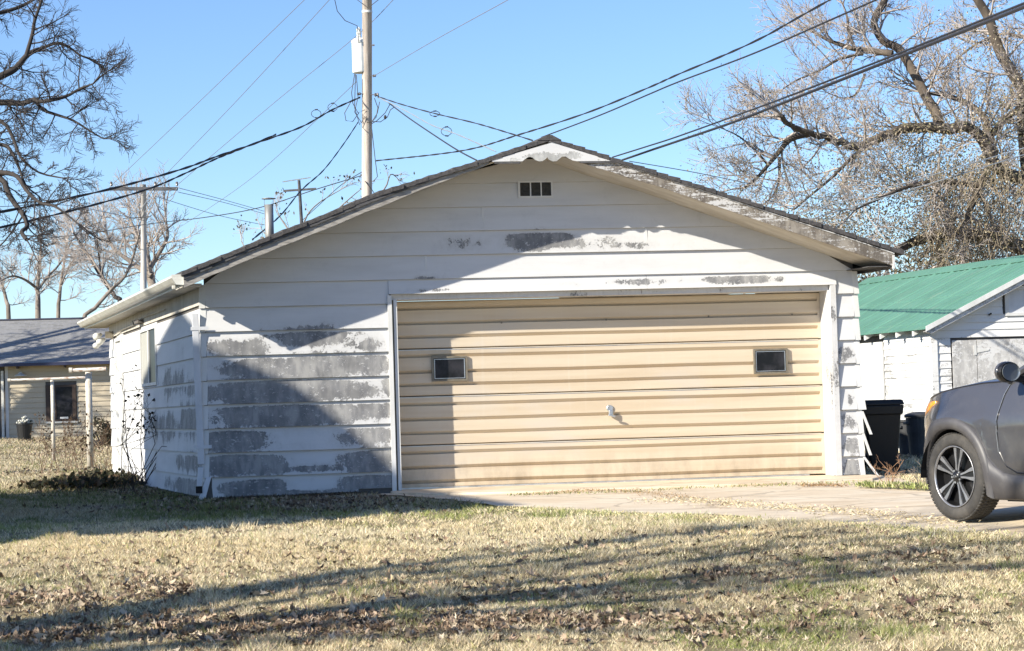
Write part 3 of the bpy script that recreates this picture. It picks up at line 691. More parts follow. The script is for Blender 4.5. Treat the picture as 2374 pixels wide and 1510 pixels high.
obj('door_leaf', MB().box(DR0, DR0 + .42, -.03, -.016, -.05, DRT), m_osb, shed)
l2 = obj('door_leaf', MB().box(DR0 + .43, DR1, -.03, -.016, -.05, DRT + .005), m_osb, shed)
for z in (1.70, .5):
    obj('hinge', MB().box(DR0 + .37, DR0 + .42, -.04, -.031, z - .08, z + .08).prism([(DR0 + .431, -.04, z - .045), (DR0 + .64, -.04, z - .010), (DR0 + .64, -.04, z + .015), (DR0 + .431, -.04, z + .045)], (0, .009, 0)), m_white, l2)
wq = obj('gable_window', MB().box(1.28, 1.34, -.035, .0, 2.26, 2.76).box(1.94, 2.0, -.035, .0, 2.26, 2.76).box(1.34, 1.94, -.035, .0, 2.70, 2.76).box(1.34, 1.94, -.035, .0, 2.26, 2.31), m_white, shed)
obj('pane', MB().box(1.34, 1.94, -.015, -.005, 2.31, 2.70), m_spout, wq)
obj('wall_hook', MB().bar((.98, -.04, 2.28), (1.03, -.05, 2.31), .025, .025), m_dark, shed)
# rafter tails
for d in (.25, .85, 1.45, 2.05, 2.65, 3.25):
    obj('rafter_tail', MB().quadbox([sh(-.20, d, EZ - .20), sh(-.20, d + .05, EZ - .20), sh(.0, d + .05, EZ - .10), sh(.0, d, EZ - .10), sh(-.20, d, EZ - .11), sh(-.20, d + .05, EZ - .11), sh(.0, d + .05, EZ - .01), sh(.0, d, EZ - .01)]), m_white, shed)
# metal roof: three lapped bands of ribbed sheet per slope
sl_ = (PZ - EZ) / (HW)
def roofpt(x, d, h): return sh(x, d, EZ + (x if x <= HW else 2 * HW - x) * sl_ + h)
L0, L1 = -RO, 7.3
for side in (0, 1):
    for band, (xa, xb, hh) in enumerate(((-EV, .0, 0.012), (-.02, 1.02, .020), (1.0, HW, .028))):
        mb = MB(); nrib = 33; pitch = (L1 - L0) / nrib
        prof = []
        for r in range(nrib):
            d = L0 + r * pitch; hi_ = .020 if r % 3 == 0 else .009
            prof += [(d, 0), (d + pitch * .60, 0), (d + pitch * .70, hi_), (d + pitch * .90, hi_)]
        prof.append((L1, 0))
        X0, X1 = (xa, xb) if side == 0 else (2 * HW - xa, 2 * HW - xb)
        o = len(mb.v)
        for (d, h) in prof:
            for x in (X0, X1): mb.v.append(roofpt(x, d, h + hh))
            for x in (X0, X1): mb.v.append(roofpt(x, d, hh - .012))
        for i in range(len(prof) - 1):
            a = i * 4; b = a + 4
            mb.f += [(a, a + 1, b + 1, b), (a + 2, b + 2, b + 3, a + 3), (a, b, b + 2, a + 2), (a + 1, a + 3, b + 3, b + 1)]; mb.mi += [0] * 4
        obj('roof_sheet', mb, m_green, shed)
obj('ridge_cap', MB().quadbox([roofpt(HW - .22, L0 - .02, .045), roofpt(HW, L0 - .02, .045), roofpt(HW, L1, .045), roofpt(HW - .22, L1, .045), roofpt(HW - .22, L0 - .02, .055), roofpt(HW, L0 - .02, .075), roofpt(HW, L1, .075), roofpt(HW - .22, L1, .055)])
    .quadbox([roofpt(HW, L0 - .02, .045), roofpt(HW + .22, L0 - .02, .045), roofpt(HW + .22, L1, .045), roofpt(HW, L1, .045), roofpt(HW, L0 - .02, .074), roofpt(HW + .22, L0 - .02, .055), roofpt(HW + .22, L1, .055), roofpt(HW, L1, .074)]), m_green, shed)
for x0, x1 in ((-EV, HW), (2 * HW + EV, HW)):
    a, b = roofpt(x0, L0 - .03, 0), roofpt(x1, L0 - .03, 0)
    obj('rake_trim', MB().quadbox([(a[0], a[1], a[2] - .035), (b[0], b[1], b[2] - .035), (b[0], b[1] + .03, b[2] - .035), (a[0], a[1] + .03, a[2] - .035), (a[0], a[1], a[2] + .05), (b[0], b[1], b[2] + .05), (b[0], b[1] + .03, b[2] + .05), (a[0], a[1] + .03, a[2] + .05)]), m_white, shed)
    obj('rake_board', MB().quadbox([(a[0] + .1, a[1] + .04, a[2] - .12 + .1 * sl_), (b[0], b[1] + .04, b[2] - .12), (b[0], b[1] + .2, b[2] - .12), (a[0] + .1, a[1] + .2, a[2] - .12 + .1 * sl_), (a[0], a[1] + .04, a[2] - .037), (b[0], b[1] + .04, b[2] - .037), (b[0], b[1] + .2, b[2] - .037), (a[0], a[1] + .2, a[2] - .037)]), m_osb, shed)

# ------------------------------------------------------------------ tan house at the back left
def mk_roofmat():
    m, n, l, b = nt('grey_tab_shingles'); b.inputs['Roughness'].default_value = .9
    tc = n.new('ShaderNodeTexCoord').outputs['Object']
    br = n.new('ShaderNodeTexBrick'); l.new(scaled(n, l, tc, (1, 1, 0)), br.inputs['Vector'])
    br.inputs['Color1'].default_value = (.25, .248, .245, 1); br.inputs['Color2'].default_value = (.18, .178, .175, 1); br.inputs['Mortar'].default_value = (.24, .24, .25, 1)
    br.inputs['Scale'].default_value = 1.0; br.inputs['Brick Width'].default_value = .38; br.inputs['Row Height'].default_value = .165; br.inputs['Mortar Size'].default_value = .018
    c = mixc(n, l, rng(n, l, noise(n, l, tc, 9, 4), .4, .7, 0, .35), br.outputs[0], (.34, .33, .32)); l.new(c, b.inputs['Base Color']); return m
m_hroof = mk_roofmat()
m_tan = M('tan_vinyl_siding', (.52, .45, .33), .6, (.47, .40, .29), 2.0, (.4, 1, 3))
m_brown = M('dark_brown_paint', (.055, .035, .025), .6)
HX, HY, HZ = -6.7, 46.3, .44
house = thing('house', 'low tan siding house with grey shingle roof behind the clothesline posts', 'house', loc=(HX, HY, HZ))
hx0, hx1, he = .30, 12.0, 2.44
obj('wall', MB().box(-2.6, hx1, .03, 8, -.3, 2.45), m_core, house)
ex = .167; wx0, wx1, wz0, wz1 = 1.53, 2.42, .52, 1.70
z = -.02; i = 0
while z < he - .05:
    zt = min(z + ex, he)
    cuts = [(hx0, 6.0)]
    if wz0 - .08 < z + ex * .5 < wz1 + .06: cuts = [(hx0, wx0 - .05), (wx1 + .05, 6.0)]
    for a, b in cuts:
        obj('siding_board', MB().quadbox([(a, -.022, z), (b, -.022, z), (b, .028, z), (a, .028, z), (a, .004, zt - .002), (b, .004, zt - .002), (b, .028, zt - .002), (a, .028, zt - .002)]), m_tan, house)
    z += ex
obj('corner_trim', MB().box(hx0 - .10, hx0, -.03, .03, -.05, he), m_white, house)
obj('downspout', MB().box(hx0 - .22, hx0 - .14, -.12, -.04, .0, 2.2), m_gutter, house)
obj('porch_door', MB().box(-1.1, -.05, -.02, .03, 0, 2.05), m_brown, house)
obj('foundation', MB().box(-2.6, hx1, -.015, .028, -.3, -.025), m_conc if False else m_concrete, house)
hw = obj('window', MB().box(wx0 - .05, wx0 + .06, -.05, .0, wz0, wz1).box(wx1 - .09, wx1 + .03, -.05, .0, wz0, wz1).box(wx0 + .06, wx1 - .09, -.05, .0, wz1 - .07, wz1).box(wx0 + .06, wx1 - .09, -.05, .0, wz0, wz0 + .07).box(wx0 + .06, wx0 + .28, -.045, -.005, wz0 + .07, wz1 - .07), m_brown, house)
obj('pane', MB().box(wx0 + .28, wx1 - .09, -.03, -.02, wz0 + .07, wz1 - .07), m_glassd2, hw)
obj('sill', MB().box(wx0 - .06, wx1 + .06, -.08, .0, wz0 - .06, wz0 - .001), m_gutter, hw)
obj('white_card', MB().box(wx0 + .40, wx0 + .66, -.045, -.032, wz0 + .08, wz0 + .14), m_white, hw)
# roof
rf = MB(); rise = 1.62; rd = 4.0; Lr = math.hypot(rd + .5, rise + .2)
rows = 30
for r in range(rows):
    a, b = r / rows, (r + 1) / rows
    y0, y1 = -.5 + (rd + .5) * a, -.5 + (rd + .5) * b; z0, z1 = 2.40 + rise * a, 2.40 + rise * b
    rf.quadbox([(-3.2, y0, z0), (12.4, y0, z0), (12.4, y1, z1 - .012), (-3.2, y1, z1 - .012), (-3.2, y0, z0 + .035), (12.4, y0, z0 + .035), (12.4, y1, z1 + .018), (-3.2, y1, z1 + .018)])
rfo = obj('roof', rf, m_hroof, house)
obj('roof_back', MB().quadbox([(-3.2, rd + .002, 2.40 + rise - .03), (12.4, rd + .002, 2.40 + rise - .03), (12.4, 8.6, 2.4), (-3.2, 8.6, 2.4), (-3.2, rd + .002, 2.40 + rise + .02), (12.4, rd + .002, 2.40 + rise + .02), (12.4, 8.6, 2.45), (-3.2, 8.6, 2.45)]), m_hroof, house)
obj('drip_edge', MB().box(-3.2, 12.4, -.53, -.502, 2.33, 2.43), M('navy_drip_edge', (.03, .035, .08), .5), house)
obj('ridge_cap', MB().box(-3.2, 12.4, rd - .16, rd + .16, 2.40 + rise + .0, 2.40 + rise + .045), M('dark_ridge', (.05, .055, .09), .8), house)
obj('soffit', MB().box(-3.2, 12.4, -.50, .03, 2.36, 2.375), m_soffit, house)
for x in (.6, 2.1, 3.6, 5.1): obj('eave_bracket', MB().box(x, x + .06, -.46, -.02, 2.26, 2.355), m_brown, house)
obj('porch_light', MB().lathe([(.04, .12), (.06, .09), (.19, .02), (.20, 0)], (.72, -.28, 2.02), (0, 0, 1), 16).box(.70, .74, -.28, -.02, 2.12, 2.15), m_gutter, house)

# black nursery pot with a frosted plant in front of the house
p = at(57, 1019, 67); pz = float(gz(p[0], p[1]))
pot = thing('flower_pot', 'tall black plastic pot holding a pale frosted plant by the tan house', 'flower pot', loc=(p[0], p[1], pz - .02))
obj('pot', MB().lathe([(.19, 0), (.245, .50), (.265, .50), (.265, .55), (.235, .55), (.23, .48)], seg=20), M('black_plastic', (.012, .012, .013), .45), pot, smooth=False)
q = MB()
for i in range(60):
    a = R.uniform(0, 6.28); r_ = R.uniform(0, .24); q.ball((math.cos(a) * r_, math.sin(a) * r_, .53 + R.uniform(0, .24) * (1 - r_ * 2.4)), R.uniform(.03, .07), 5, 3, (1, 1, .6))
obj('frosted_plant', q, M('pale_withered_leaves', (.56, .55, .50), .9, (.16, .17, .12), 14, lo=.45, hi=.6), pot)

# clothesline posts
def tpost(px, pyb, pyt, D, bx0, bx1, lab, r, rb):
    b = at(px, pyb, D); t = at(px, pyt, D); zb = float(gz(b[0], b[1])); H = t[2] - zb
    T = thing('clothesline_post', lab, 'clothesline post', 'clothesline posts', loc=(b[0], b[1], zb - .02))
    obj('post', MB().lathe([(r, 0), (r, H * .5), (r * .96, H)], seg=12), m_postp, T, smooth=True)
    A = at(bx0, pyt, D) - b; B = at(bx1, pyt, D) - b
    obj('crossbar', MB().tube([(A[0], A[1] - r - rb, H - .01), (B[0], B[1] - r - rb, H + .0)], rb, rb, 10), m_postr, T)
    obj('end_cap', MB().tube([(A[0] - .04, A[1] - r - rb, H - .01), (A[0] + .03, A[1] - r - rb, H - .01)], rb * 1.35, rb * 1.35, 10), m_postp, T)
m_postp = M('chalky_white_post_paint', (.66, .62, .54), .7, (.46, .40, .32), 6, (3, 3, 1), bmp=.3)
m_postr = M('rusty_white_pipe', (.64, .60, .54), .7, (.36, .25, .19), 7, (1, 3, 3), lo=.45, hi=.6)
tpost(125, 1076, 876, 52, 22, 204, 'thinner clothesline post with a long rust-flecked crossbar', .045, .032)
tpost(210, 1096, 855, 44, 165, 247, 'thicker clothesline post with a short white crossbar beside the garage', .068, .045)

# ------------------------------------------------------------------ rubbish bins and gas meter on the right
m_bin = M('black_bin_plastic', (.010, .010, .011), .5); m_bing = M('grey_bin_plastic', (.045, .047, .05), .5, (.03, .031, .034), 5)
b0 = at(2046, 1100, 27.4)
bn = thing('wheeled_bin', 'large black wheeled rubbish bin standing behind the right garage corner', 'rubbish bin', loc=(b0[0], b0[1], 0), rz=-.2)
def rrect(w, d, z, x=0, y=0): return [(x - w / 2, y - d / 2, z), (x + w / 2, y - d / 2, z), (x + w / 2, y + d / 2, z), (x - w / 2, y + d / 2, z)]
obj('body', MB().quadbox(rrect(.34, .40, .06) + rrect(.47, .56, .80)), m_bin, bn, bevel=.03)
obj('rim', MB().quadbox(rrect(.50, .60, .74) + rrect(.53, .62, .86)), m_bin, bn, bevel=.015)
obj('lid', MB().quadbox(rrect(.55, .66, .862) + rrect(.50, .60, .93)), m_bin, bn, bevel=.02)
obj('handle', MB().bar((-.2, .40, .90), (.30, .38, .87), .04, .035), m_bin, bn, bevel=.01)
for x in (-.21, .21): obj('wheel', MB().lathe([(.11, -.025), (.12, -.015), (.12, .015), (.11, .025)], (x, .22, .12), (1, 0, 0), 16), m_bin, bn)
def roundbin(px, pyb, D, r, H, lab, rz=0, lid=True):
    p = at(px, pyb, D)
    T = thing('rubbish_bin', lab, 'rubbish bin', loc=(p[0], p[1], 0), rz=rz)
    obj('body', MB().lathe([(r * .76, 0), (r * .84, H * .35), (r * .90, H * .55), (r * .93, H * .55), (r * .99, H * .88)], seg=24), m_bing, T, smooth=False)
    if lid: obj('lid', MB().lathe([(r * 1.07, H * .885), (r * 1.09, H * .93), (r * .98, H * .96), (r * .5, H * 1.0), (.01, H * 1.005)], seg=24), m_bing, T)
    else: obj('rim', MB().lathe([(r * 1.0, H * .885), (r * 1.05, H * .90), (r * 1.05, H * .95), (r * .96, H * .95)], seg=24), m_bing, T)
    for s_ in (-1, 1): obj('handle', MB().box(s_ * r - .03, s_ * r + .03, -.07, .07, H * .74, H * .80), m_bing, T, bevel=.01)
roundbin(2136, 1064, 33, .22, .72, 'round grey rubbish bin with a domed lid beside the car nose', 0)
roundbin(2109, 1062, 34.5, .20, .62, 'open grey rubbish bin with a pale label between the bin and the gas meter', .4, False)
p = at(2109, 1062, 34.5); q = MB().box(p[0] - .06, p[0] + .06, p[1] - .22, p[1] - .205, .40, .50)
obj('label', q, m_white, None); o = bpy.data.objects['label']; tb = [x for x in bpy.data.objects if x.name.startswith('rubbish_bin')][-1]; o.parent = tb; o.matrix_parent_inverse = Matrix.Rotation(-.4, 4, 'Z') @ Matrix.Translation((-p[0], -p[1], 0))
p = at(2084, 1062, 35.2)
gm = thing('gas_meter', 'small grey gas meter on its pipes against the white shed', 'gas meter', loc=(p[0], p[1], 0))
m_meter = M('gas_meter_paint', (.34, .42, .44), .5)
obj('meter_body', MB().box(-.09, .09, -.08, .06, .12, .34), m_meter, gm, bevel=.04); obj('regulator', MB().lathe([(.05, -.03), (.08, 0), (.05, .03)], (.0, -.0, .46), (0, 1, 0), 14), m_rust, gm)
obj('pipe', MB().tube([(-.07, 0, .34), (-.07, 0, .55), (.07, 0, .55), (.12, 0, .40), (.12, 0, .0)], .018, .018, 8), m_rust, gm)

# ------------------------------------------------------------------ power poles
def lerp3(a, b, t): return tuple(a[i] + (b[i] - a[i]) * t for i in range(3))
D1 = 58.0
pb = at(850, 465, D1)
pole = thing('utility_pole', 'tall wooden utility pole with a white transformer rising behind the garage roof', 'utility pole', loc=(pb[0], pb[1], .3))
ptop = at(851, -120, D1)
obj('pole', MB().tube([(0, 0, -.5), (0, 0, 6), (ptop[0] - pb[0], ptop[1] - pb[1], ptop[2] - .3)], [.150, .140, .130], None, 16), m_pole, pole, smooth=True)
def rel(px, py, D, o=pb, z=.3): q = at(px, py, D); return (q[0] - o[0], q[1] - o[1], q[2] - z)
obj('crossarm_brace', MB().bar(rel(800, -22, D1 - .2), rel(848, 15, D1 - .2), .035, .012), m_arm, pole); obj('crossarm_brace', MB().bar(rel(905, -22, D1 - .2), rel(858, 15, D1 - .2), .035, .012), m_arm, pole)
obj('crossarm', MB().bar(rel(700, -40, D1 - .22), rel(1000, -44, D1 - .22), .10, .12), m_arm, pole)
obj('pole_band', MB().tube([rel(851, 25, D1), rel(851, 30, D1)], .142, .142, 16), m_white, pole)
tr = rel(835, 170, D1 + .1)
tf = obj('transformer', MB().lathe([(.20, 0), (.21, .03), (.21, .80), (.225, .80), (.225, .86), (.16, .92), (.05, .95)], (tr[0], tr[1] - .05, tr[2]), seg=20), m_trafo, pole, smooth=False)
obj('bushing', MB().lathe([(.04, 0), (.07, .06), (.05, .10), (.07, .15), (.05, .19), (.06, .26), (.02, .32)], (tr[0] - .01, tr[1], tr[2] + .93), seg=12), m_trafo, tf)
obj('bracket', MB().box(tr[0] - .1, tr[0] + .2, tr[1] - .02, tr[1] + .02, tr[2] + .1, tr[2] + .16), m_rust, tf)
for px, py, s_ in ((832, 218, .05), (873, 220, .06), (868, 176, .045), (866, 105, .03)):
    c = rel(px, py, D1 - .1); obj('insulator', MB().lathe([(s_ * .5, -s_), (s_, -s_ * .6), (s_ * .6, 0), (s_, s_ * .6), (s_ * .5, s_)], c, (1, 0, .1), 10), m_ins, pole)
    obj('bolt', MB().bar(c, rel(851, py, D1 - .1), .02, .02), m_ins, pole)
# tangle of jumper loops round the pole
lp = []
for (pts) in ([(832, 100), (828, 60), (800, 48), (782, 26), (775, -5)], [(822, 172), (815, 215), (818, 240), (830, 262), (846, 255)], [(824, 172), (822, 250), (834, 290), (846, 270)], [(826, 174), (830, 225), (822, 260), (838, 285), (850, 270)],
              [(814, 235), (799, 262), (802, 280), (818, 282), (832, 262)], [(868, 228), (876, 250), (872, 272), (860, 285), (852, 278)], [(880, 236), (875, 262), (862, 283), (850, 284)], [(905, 240), (893, 262), (874, 280), (860, 288)],
              [(915, 248), (905, 255), (898, 272), (882, 283), (862, 282)], [(862, 300), (870, 372), (875, 410), (866, 420)], [(846, 420), (862, 440), (872, 455)]):
    q = MB().tube([rel(x, y, D1 - .18) for x, y in pts], .011, .011, 5); obj('jumper_wire', q, m_wire, pole)
c = rel(893, 272, D1 - .18); obj('splice', MB().ball(c, .05, 8, 6, (.8, .6, 1.2)), m_wire, pole)
# H crossarm pole
D2 = 76.0; hb = at(333, 665, D2)
hp = thing('utility_pole', 'thin grey utility pole with one level crossarm beyond the left eave', 'utility pole', loc=(hb[0], hb[1], .4))
def rel2(px, py, D): q = at(px, py, D); return (q[0] - hb[0], q[1] - hb[1], q[2] - .4)
obj('pole', MB().tube([(0, 0, -.5), rel2(333, 665, D2), rel2(333, 428, D2)], [.13, .11, .085], None, 12), m_poleg, hp, smooth=True)
obj('crossarm', MB().bar(rel2(254, 438, D2 - .15), rel2(412, 438, D2 - .15), .09, .12), m_arm, hp)
for px in (258, 360, 410): obj('insulator', MB().lathe([(.02, 0), (.05, .03), (.035, .08), (.05, .12), (.03, .16)], rel2(px, 432, D2 - .15), seg=10), m_ins, hp)
for pts in ([(358, 432), (345, 455), (338, 470), (300, 520), (262, 560)], [(372, 447), (350, 475), (336, 492)], [(410, 436), (400, 460), (375, 482)], [(325, 470), (300, 505), (283, 515)]):
    obj('jumper_wire', MB().tube([rel2(x, y, D2 - .2) for x, y in pts], .016, .016, 5), m_wirew, hp)
obj('cable_bracket', MB().bar(rel2(285, 507, D2 - .1), rel2(350, 502, D2 - .1), .03, .03), m_arm, hp)
# small dark distant mast
D3 = 88.0; ab = at(698, 520, D3)
ap_ = thing('antenna_mast', 'small dark mast with two short tilted arms above the roof edge', 'antenna', loc=(ab[0], ab[1], .4))
def rel3(px, py): q = at(px, py, D3); return (q[0] - ab[0], q[1] - ab[1], q[2] - .4)
obj('mast', MB().tube([(0, 0, 0), rel3(699, 515), rel3(693, 418)], [.09, .07, .06], None, 8), m_arm, ap_)
obj('arm', MB().bar(rel3(657, 443), rel3(733, 438), .09, .08), m_arm, ap_); obj('arm', MB().bar(rel3(655, 422), rel3(720, 412), .035, .035), m_rust, ap_)

# ------------------------------------------------------------------ overhead wires
def wire(pts, r, mat, lab, twist=0, grp='overhead wires'):
    """pts: (px, py, distance) knots, joined by a smooth curve"""
    P = [np.array(at(*p)) for p in pts]; out = []
    for e_, k_, m_ in ((-1, -2, len(P)), (0, 1, 0)):      # wires that leave the frame run on well past it
        if not (-10 < pts[e_][0] < 2384 and pts[e_][1] > -1): d_ = P[e_] - P[k_]; P.insert(m_, P[e_] + d_ / np.linalg.norm(d_) * 14)
    n = len(P)
    for i in range(n - 1):
        p0, p1, p2, p3 = P[max(i - 1, 0)], P[i], P[i + 1], P[min(i + 2, n - 1)]
        for t in np.arange(0, 1, .1 if n > 2 else .25):
            out.append(.5 * ((2 * p1) + (-p0 + p2) * t + (2 * p0 - 5 * p1 + 4 * p2 - p3) * t * t + (-p0 + 3 * p1 - 3 * p2 + p3) * t ** 3))
    out.append(P[-1]); q = MB()
    if twist:
        fine = []
        for a, b in zip(out[:-1], out[1:]):
            k = max(1, int(np.linalg.norm(b - a) / .22))
            for j in range(k): fine.append(a + (b - a) * j / k)
        fine.append(out[-1]); L = 0
        for ph in (0, math.pi):
            pts2 = []
            for i, p in enumerate(fine): a = i * .9 + ph; pts2.append(p + np.array([0, math.sin(a), math.cos(a)]) * twist)
            q.tube(pts2, r * .7, r * .7, 4)
    else: q.tube(out, r, r, 5)
    o = obj('overhead_wire', q, mat); tag(o, lab, 'wire', grp); return o
wire([(258, 430, D2), (480, 219, 67), (790, -82, D1)], .010, m_wireg, 'thin wire rising from the left insulator of the crossarm pole')
wire([(360, 430, D2), (560, 222, 67), (800, -40, D1)], .010, m_wireg, 'thin wire rising from the middle insulator of the crossarm pole')
wire([(410, 430, D2), (640, 235, 67), (835, 76, 60), (960, -50, 56)], .010, m_wireg, 'thin wire rising from the right end of the crossarm to pass the transformer')
wire([(405, 535, 90), (590, 408, 74), (826, 190, D1)], .009, m_wireg, 'lowest thin wire running down left from the transformer')
wire([(835, 226, D1), (770, 255, 56), (700, 294, 54), (600, 330, 51), (500, 364, 48), (420, 393, 46), (250, 440, 42), (0, 492, 38), (-160, 515, 35)], .020, m_wire, 'upper strand of the heavy service cable running left from the pole', .014)
wire([(640, 312, 52), (560, 345, 50), (500, 369, 48), (430, 402, 46.5), (345, 438, 44.5), (200, 480, 41.5), (0, 528, 38), (-160, 560, 35)], .018, m_wire, 'lower strand that splits from the heavy service cable on the left', .012)
wire([(830, 284, D1), (796, 335, D1 - 3), (750, 395, 52), (700, 440, 48), (650, 500, 44), (585, 556, 40)], .017, m_wire, 'twisted service drop falling steeply left from the pole', .012)
wire([(846, 405, D1), (730, 440, 60), (600, 482, 64), (470, 505, 68), (340, 520, 72), (180, 545, 78), (-20, 560, 84)], .014, m_wire, 'low sagging wire past the flue pipe to the left trees')
wire([(846, 395, D1), (790, 430, 66), (735, 480, 76), (700, 512, 84)], .012, m_wire, 'short dark wire from the pole foot down to the small mast')
wire([(872, 373, D1), (1070, 350, 52), (1205, 312, 47), (1360, 262, 43), (1500, 205, 40), (1574, 172, 38), (1746, 98, 34), (1935, -6, 30)], .016, m_wire, 'upper of the two twisted wires climbing right past the peak', .010)
wire([(1255, 319, 48), (1390, 268, 44), (1500, 221, 41), (1574, 190, 39), (1746, 125, 35), (1918, 50, 32), (2050, -8, 30)], .015, m_wire, 'lower of the two wires climbing right from the roof peak')
wire([(1420, 365, 40), (1500, 340, 37), (1574, 316, 35), (1746, 254, 30.5), (1840, 219, 28.5), (2090, 122, 24), (2400, -2, 20)], .014, m_wire, 'thinner upper line beside the thick cable over the right slope')
wire([(1442, 372, 40), (1500, 352, 37.5), (1574, 327, 35), (1700, 284, 31.5), (1811, 241, 29), (2090, 130, 23.8), (2400, 7, 19.8)], .021, m_wire, 'thick black cable crossing the big tree to the upper right')
wire([(876, 224, D1), (930, 242, 56), (1010, 264, 53), (1110, 288, 49), (1235, 326, 45)], .014, m_wire, 'topmost service wire falling right from the pole to the peak', .009)
wire([(900, 238, D1), (945, 272, 54), (1010, 316, 49), (1060, 348, 45), (1105, 372, 42)], .016, m_wire, 'lowest service wire falling right from the pole to the roof')
wire([(876, 226, D1), (940, 257, 55), (1000, 290, 52), (1060, 312, 49), (1150, 352, 45)], .012, m_wirew, 'silvery service wire between the two dark ones right of the pole', .010)
wire([(868, 176, D1), (1000, 98, 50), (1185, -4, 42)], .009, m_wireg, 'thin bare wire running up right from beside the transformer')
wire([(1458, 374, 42), (1620, 402, 45), (1800, 440, 48), (1960, 475, 50)], .009, m_wireg, 'faint wire falling right behind the roof into the tree')
wire([(1850, 505, 52), (2100, 530, 50), (2420, 535, 48)], .012, m_wirew, 'pale level wire through the bottom of the big tree')
wire([(1820, 505, 45), (2080, 430, 39), (2420, 330, 33)], .010, m_wireg, 'upper of two faint wires crossing the vines on the right')
wire([(1840, 520, 45), (2110, 440, 39), (2420, 345, 33)], .010, m_wireg, 'lower of two faint wires crossing the vines on the right')
wire([(414, 436, D2), (520, 464, 84), (612, 490, 92)], .012, m_wireg, 'upper thin wire leaving the crossarm to the right')
wire([(414, 446, D2), (520, 470, 84), (612, 496, 92)], .012, m_wireg, 'lower thin wire leaving the crossarm to the right')
wire([(360, 455, 80), (500, 498, 88), (612, 522, 96)], .012, m_wireg, 'faint sagging wire between the crossarm pole and the flue')
wire([(-20, 480, 60), (150, 476, 66), (335, 512, D2)], .010, m_wireg, 'faint wire from the left trees to the crossarm pole')
# loop dampers clipped on the service wires
for (px, py, D, lab) in ((733, 264, 55, 'wire loop clip on the left service cable, nearer the cable bend'), (771, 249, 56, 'wire loop clip on the left service cable, nearer the pole'), (1008, 264, 53, 'flat loop clip on the topmost right service wire'), (1035, 305, 50, 'round loop clip on the silvery service wire')):
    c = np.array(at(px, py, D)); sc = .62 if px == 1008 else 1.0
    T = thing('wire_clip', lab, 'wire clip', 'loop clips on the service wires', loc=tuple(c))
    pts = [(math.cos(a) * .125, 0, math.sin(a) * .10 * sc) for a in np.linspace(0, 2 * math.pi, 13)]
    obj('loop', MB().tube(pts, .008, .008, 4), m_wire, T)
    for s_ in (1, -1): obj('sleeve', MB().bar((-.035, 0, s_ * .10 * sc), (.045, 0, s_ * .11 * sc), .028, .028), m_wire, T)

# ------------------------------------------------------------------ trees
class Twigs:
    def __init__(s): s.v = []; s.f = []; s.tips = []; s.n = 0
    def tube(s, P, r0, r1, sides=3):
        n = len(P); o = s.n; d = P[-1] - P[0]
        ref = Vector((0, 0, 1)) if abs(d.z) < .75 * d.length else Vector((1, 0, 0))
        u = d.cross(ref).normalized(); w = d.cross(u).normalized()
        cs = CS[sides]
        for i, p in enumerate(P):
            r = r0 + (r1 - r0) * i / (n - 1)
            for c, q in cs:
                s.v.append((p.x + (u.x * c + w.x * q) * r, p.y + (u.y * c + w.y * q) * r, p.z + (u.z * c + w.z * q) * r))
        for i in range(n - 1):
            a = o + i * sides
            for k in range(sides):
                k2 = (k + 1) % sides; s.f.append((a + k, a + k2, a + sides + k2, a + sides + k))
        s.n += n * sides
CS = {k: [(math.cos(2 * math.pi * i / k), math.sin(2 * math.pi * i / k)) for i in range(k)] for k in (3, 4, 5, 8, 10)}
def rv(R_): 
    while True:
        v = Vector((R_.uniform(-1, 1), R_.uniform(-1, 1), R_.uniform(-1, 1)))
        if .05 < v.length < 1: return v.normalized()
def grow(T, p, d, L, r, lvl, R_, up=.12, wander=.35, kids=(4, 6), ratio=.55, minr=.006, flat=None):
    n = 5 if lvl > 0 else 4; P = [p.copy()]; q = p.copy(); dd = d.normalized()
    for i in range(n - 1):
        dd = (dd + rv(R_) * wander * .55 + Vector((0, 0, up))).normalized(); q = q + dd * (L / (n - 1)); P.append(q.copy())
    r1 = max(minr * .6, r * .45)
    T.tube(P, r, r1, 5 if r > .04 else 3)
    if lvl <= 0: T.tips.append((P[-1], dd)); return
    k = R_.randint(*kids)
    for j in range(k):
        t = .25 + .75 * (j + R_.random()) / k; f = t * (n - 1); i = min(int(f), n - 2); b = P[i].lerp(P[i + 1], f - i)
        tan = (P[i + 1] - P[i]).normalized(); side = rv(R_); side = (side - tan * side.dot(tan)).normalized()
        nd = (tan * R_.uniform(.5, .95) + side * R_.uniform(.45, .9)).normalized()
        grow(T, b, nd, L * ratio * R_.uniform(.7, 1.2) * (1.15 - .4 * t), max(minr, r * (1 - .5 * t) * .6), lvl - 1, R_, up, wander, kids, ratio, minr)
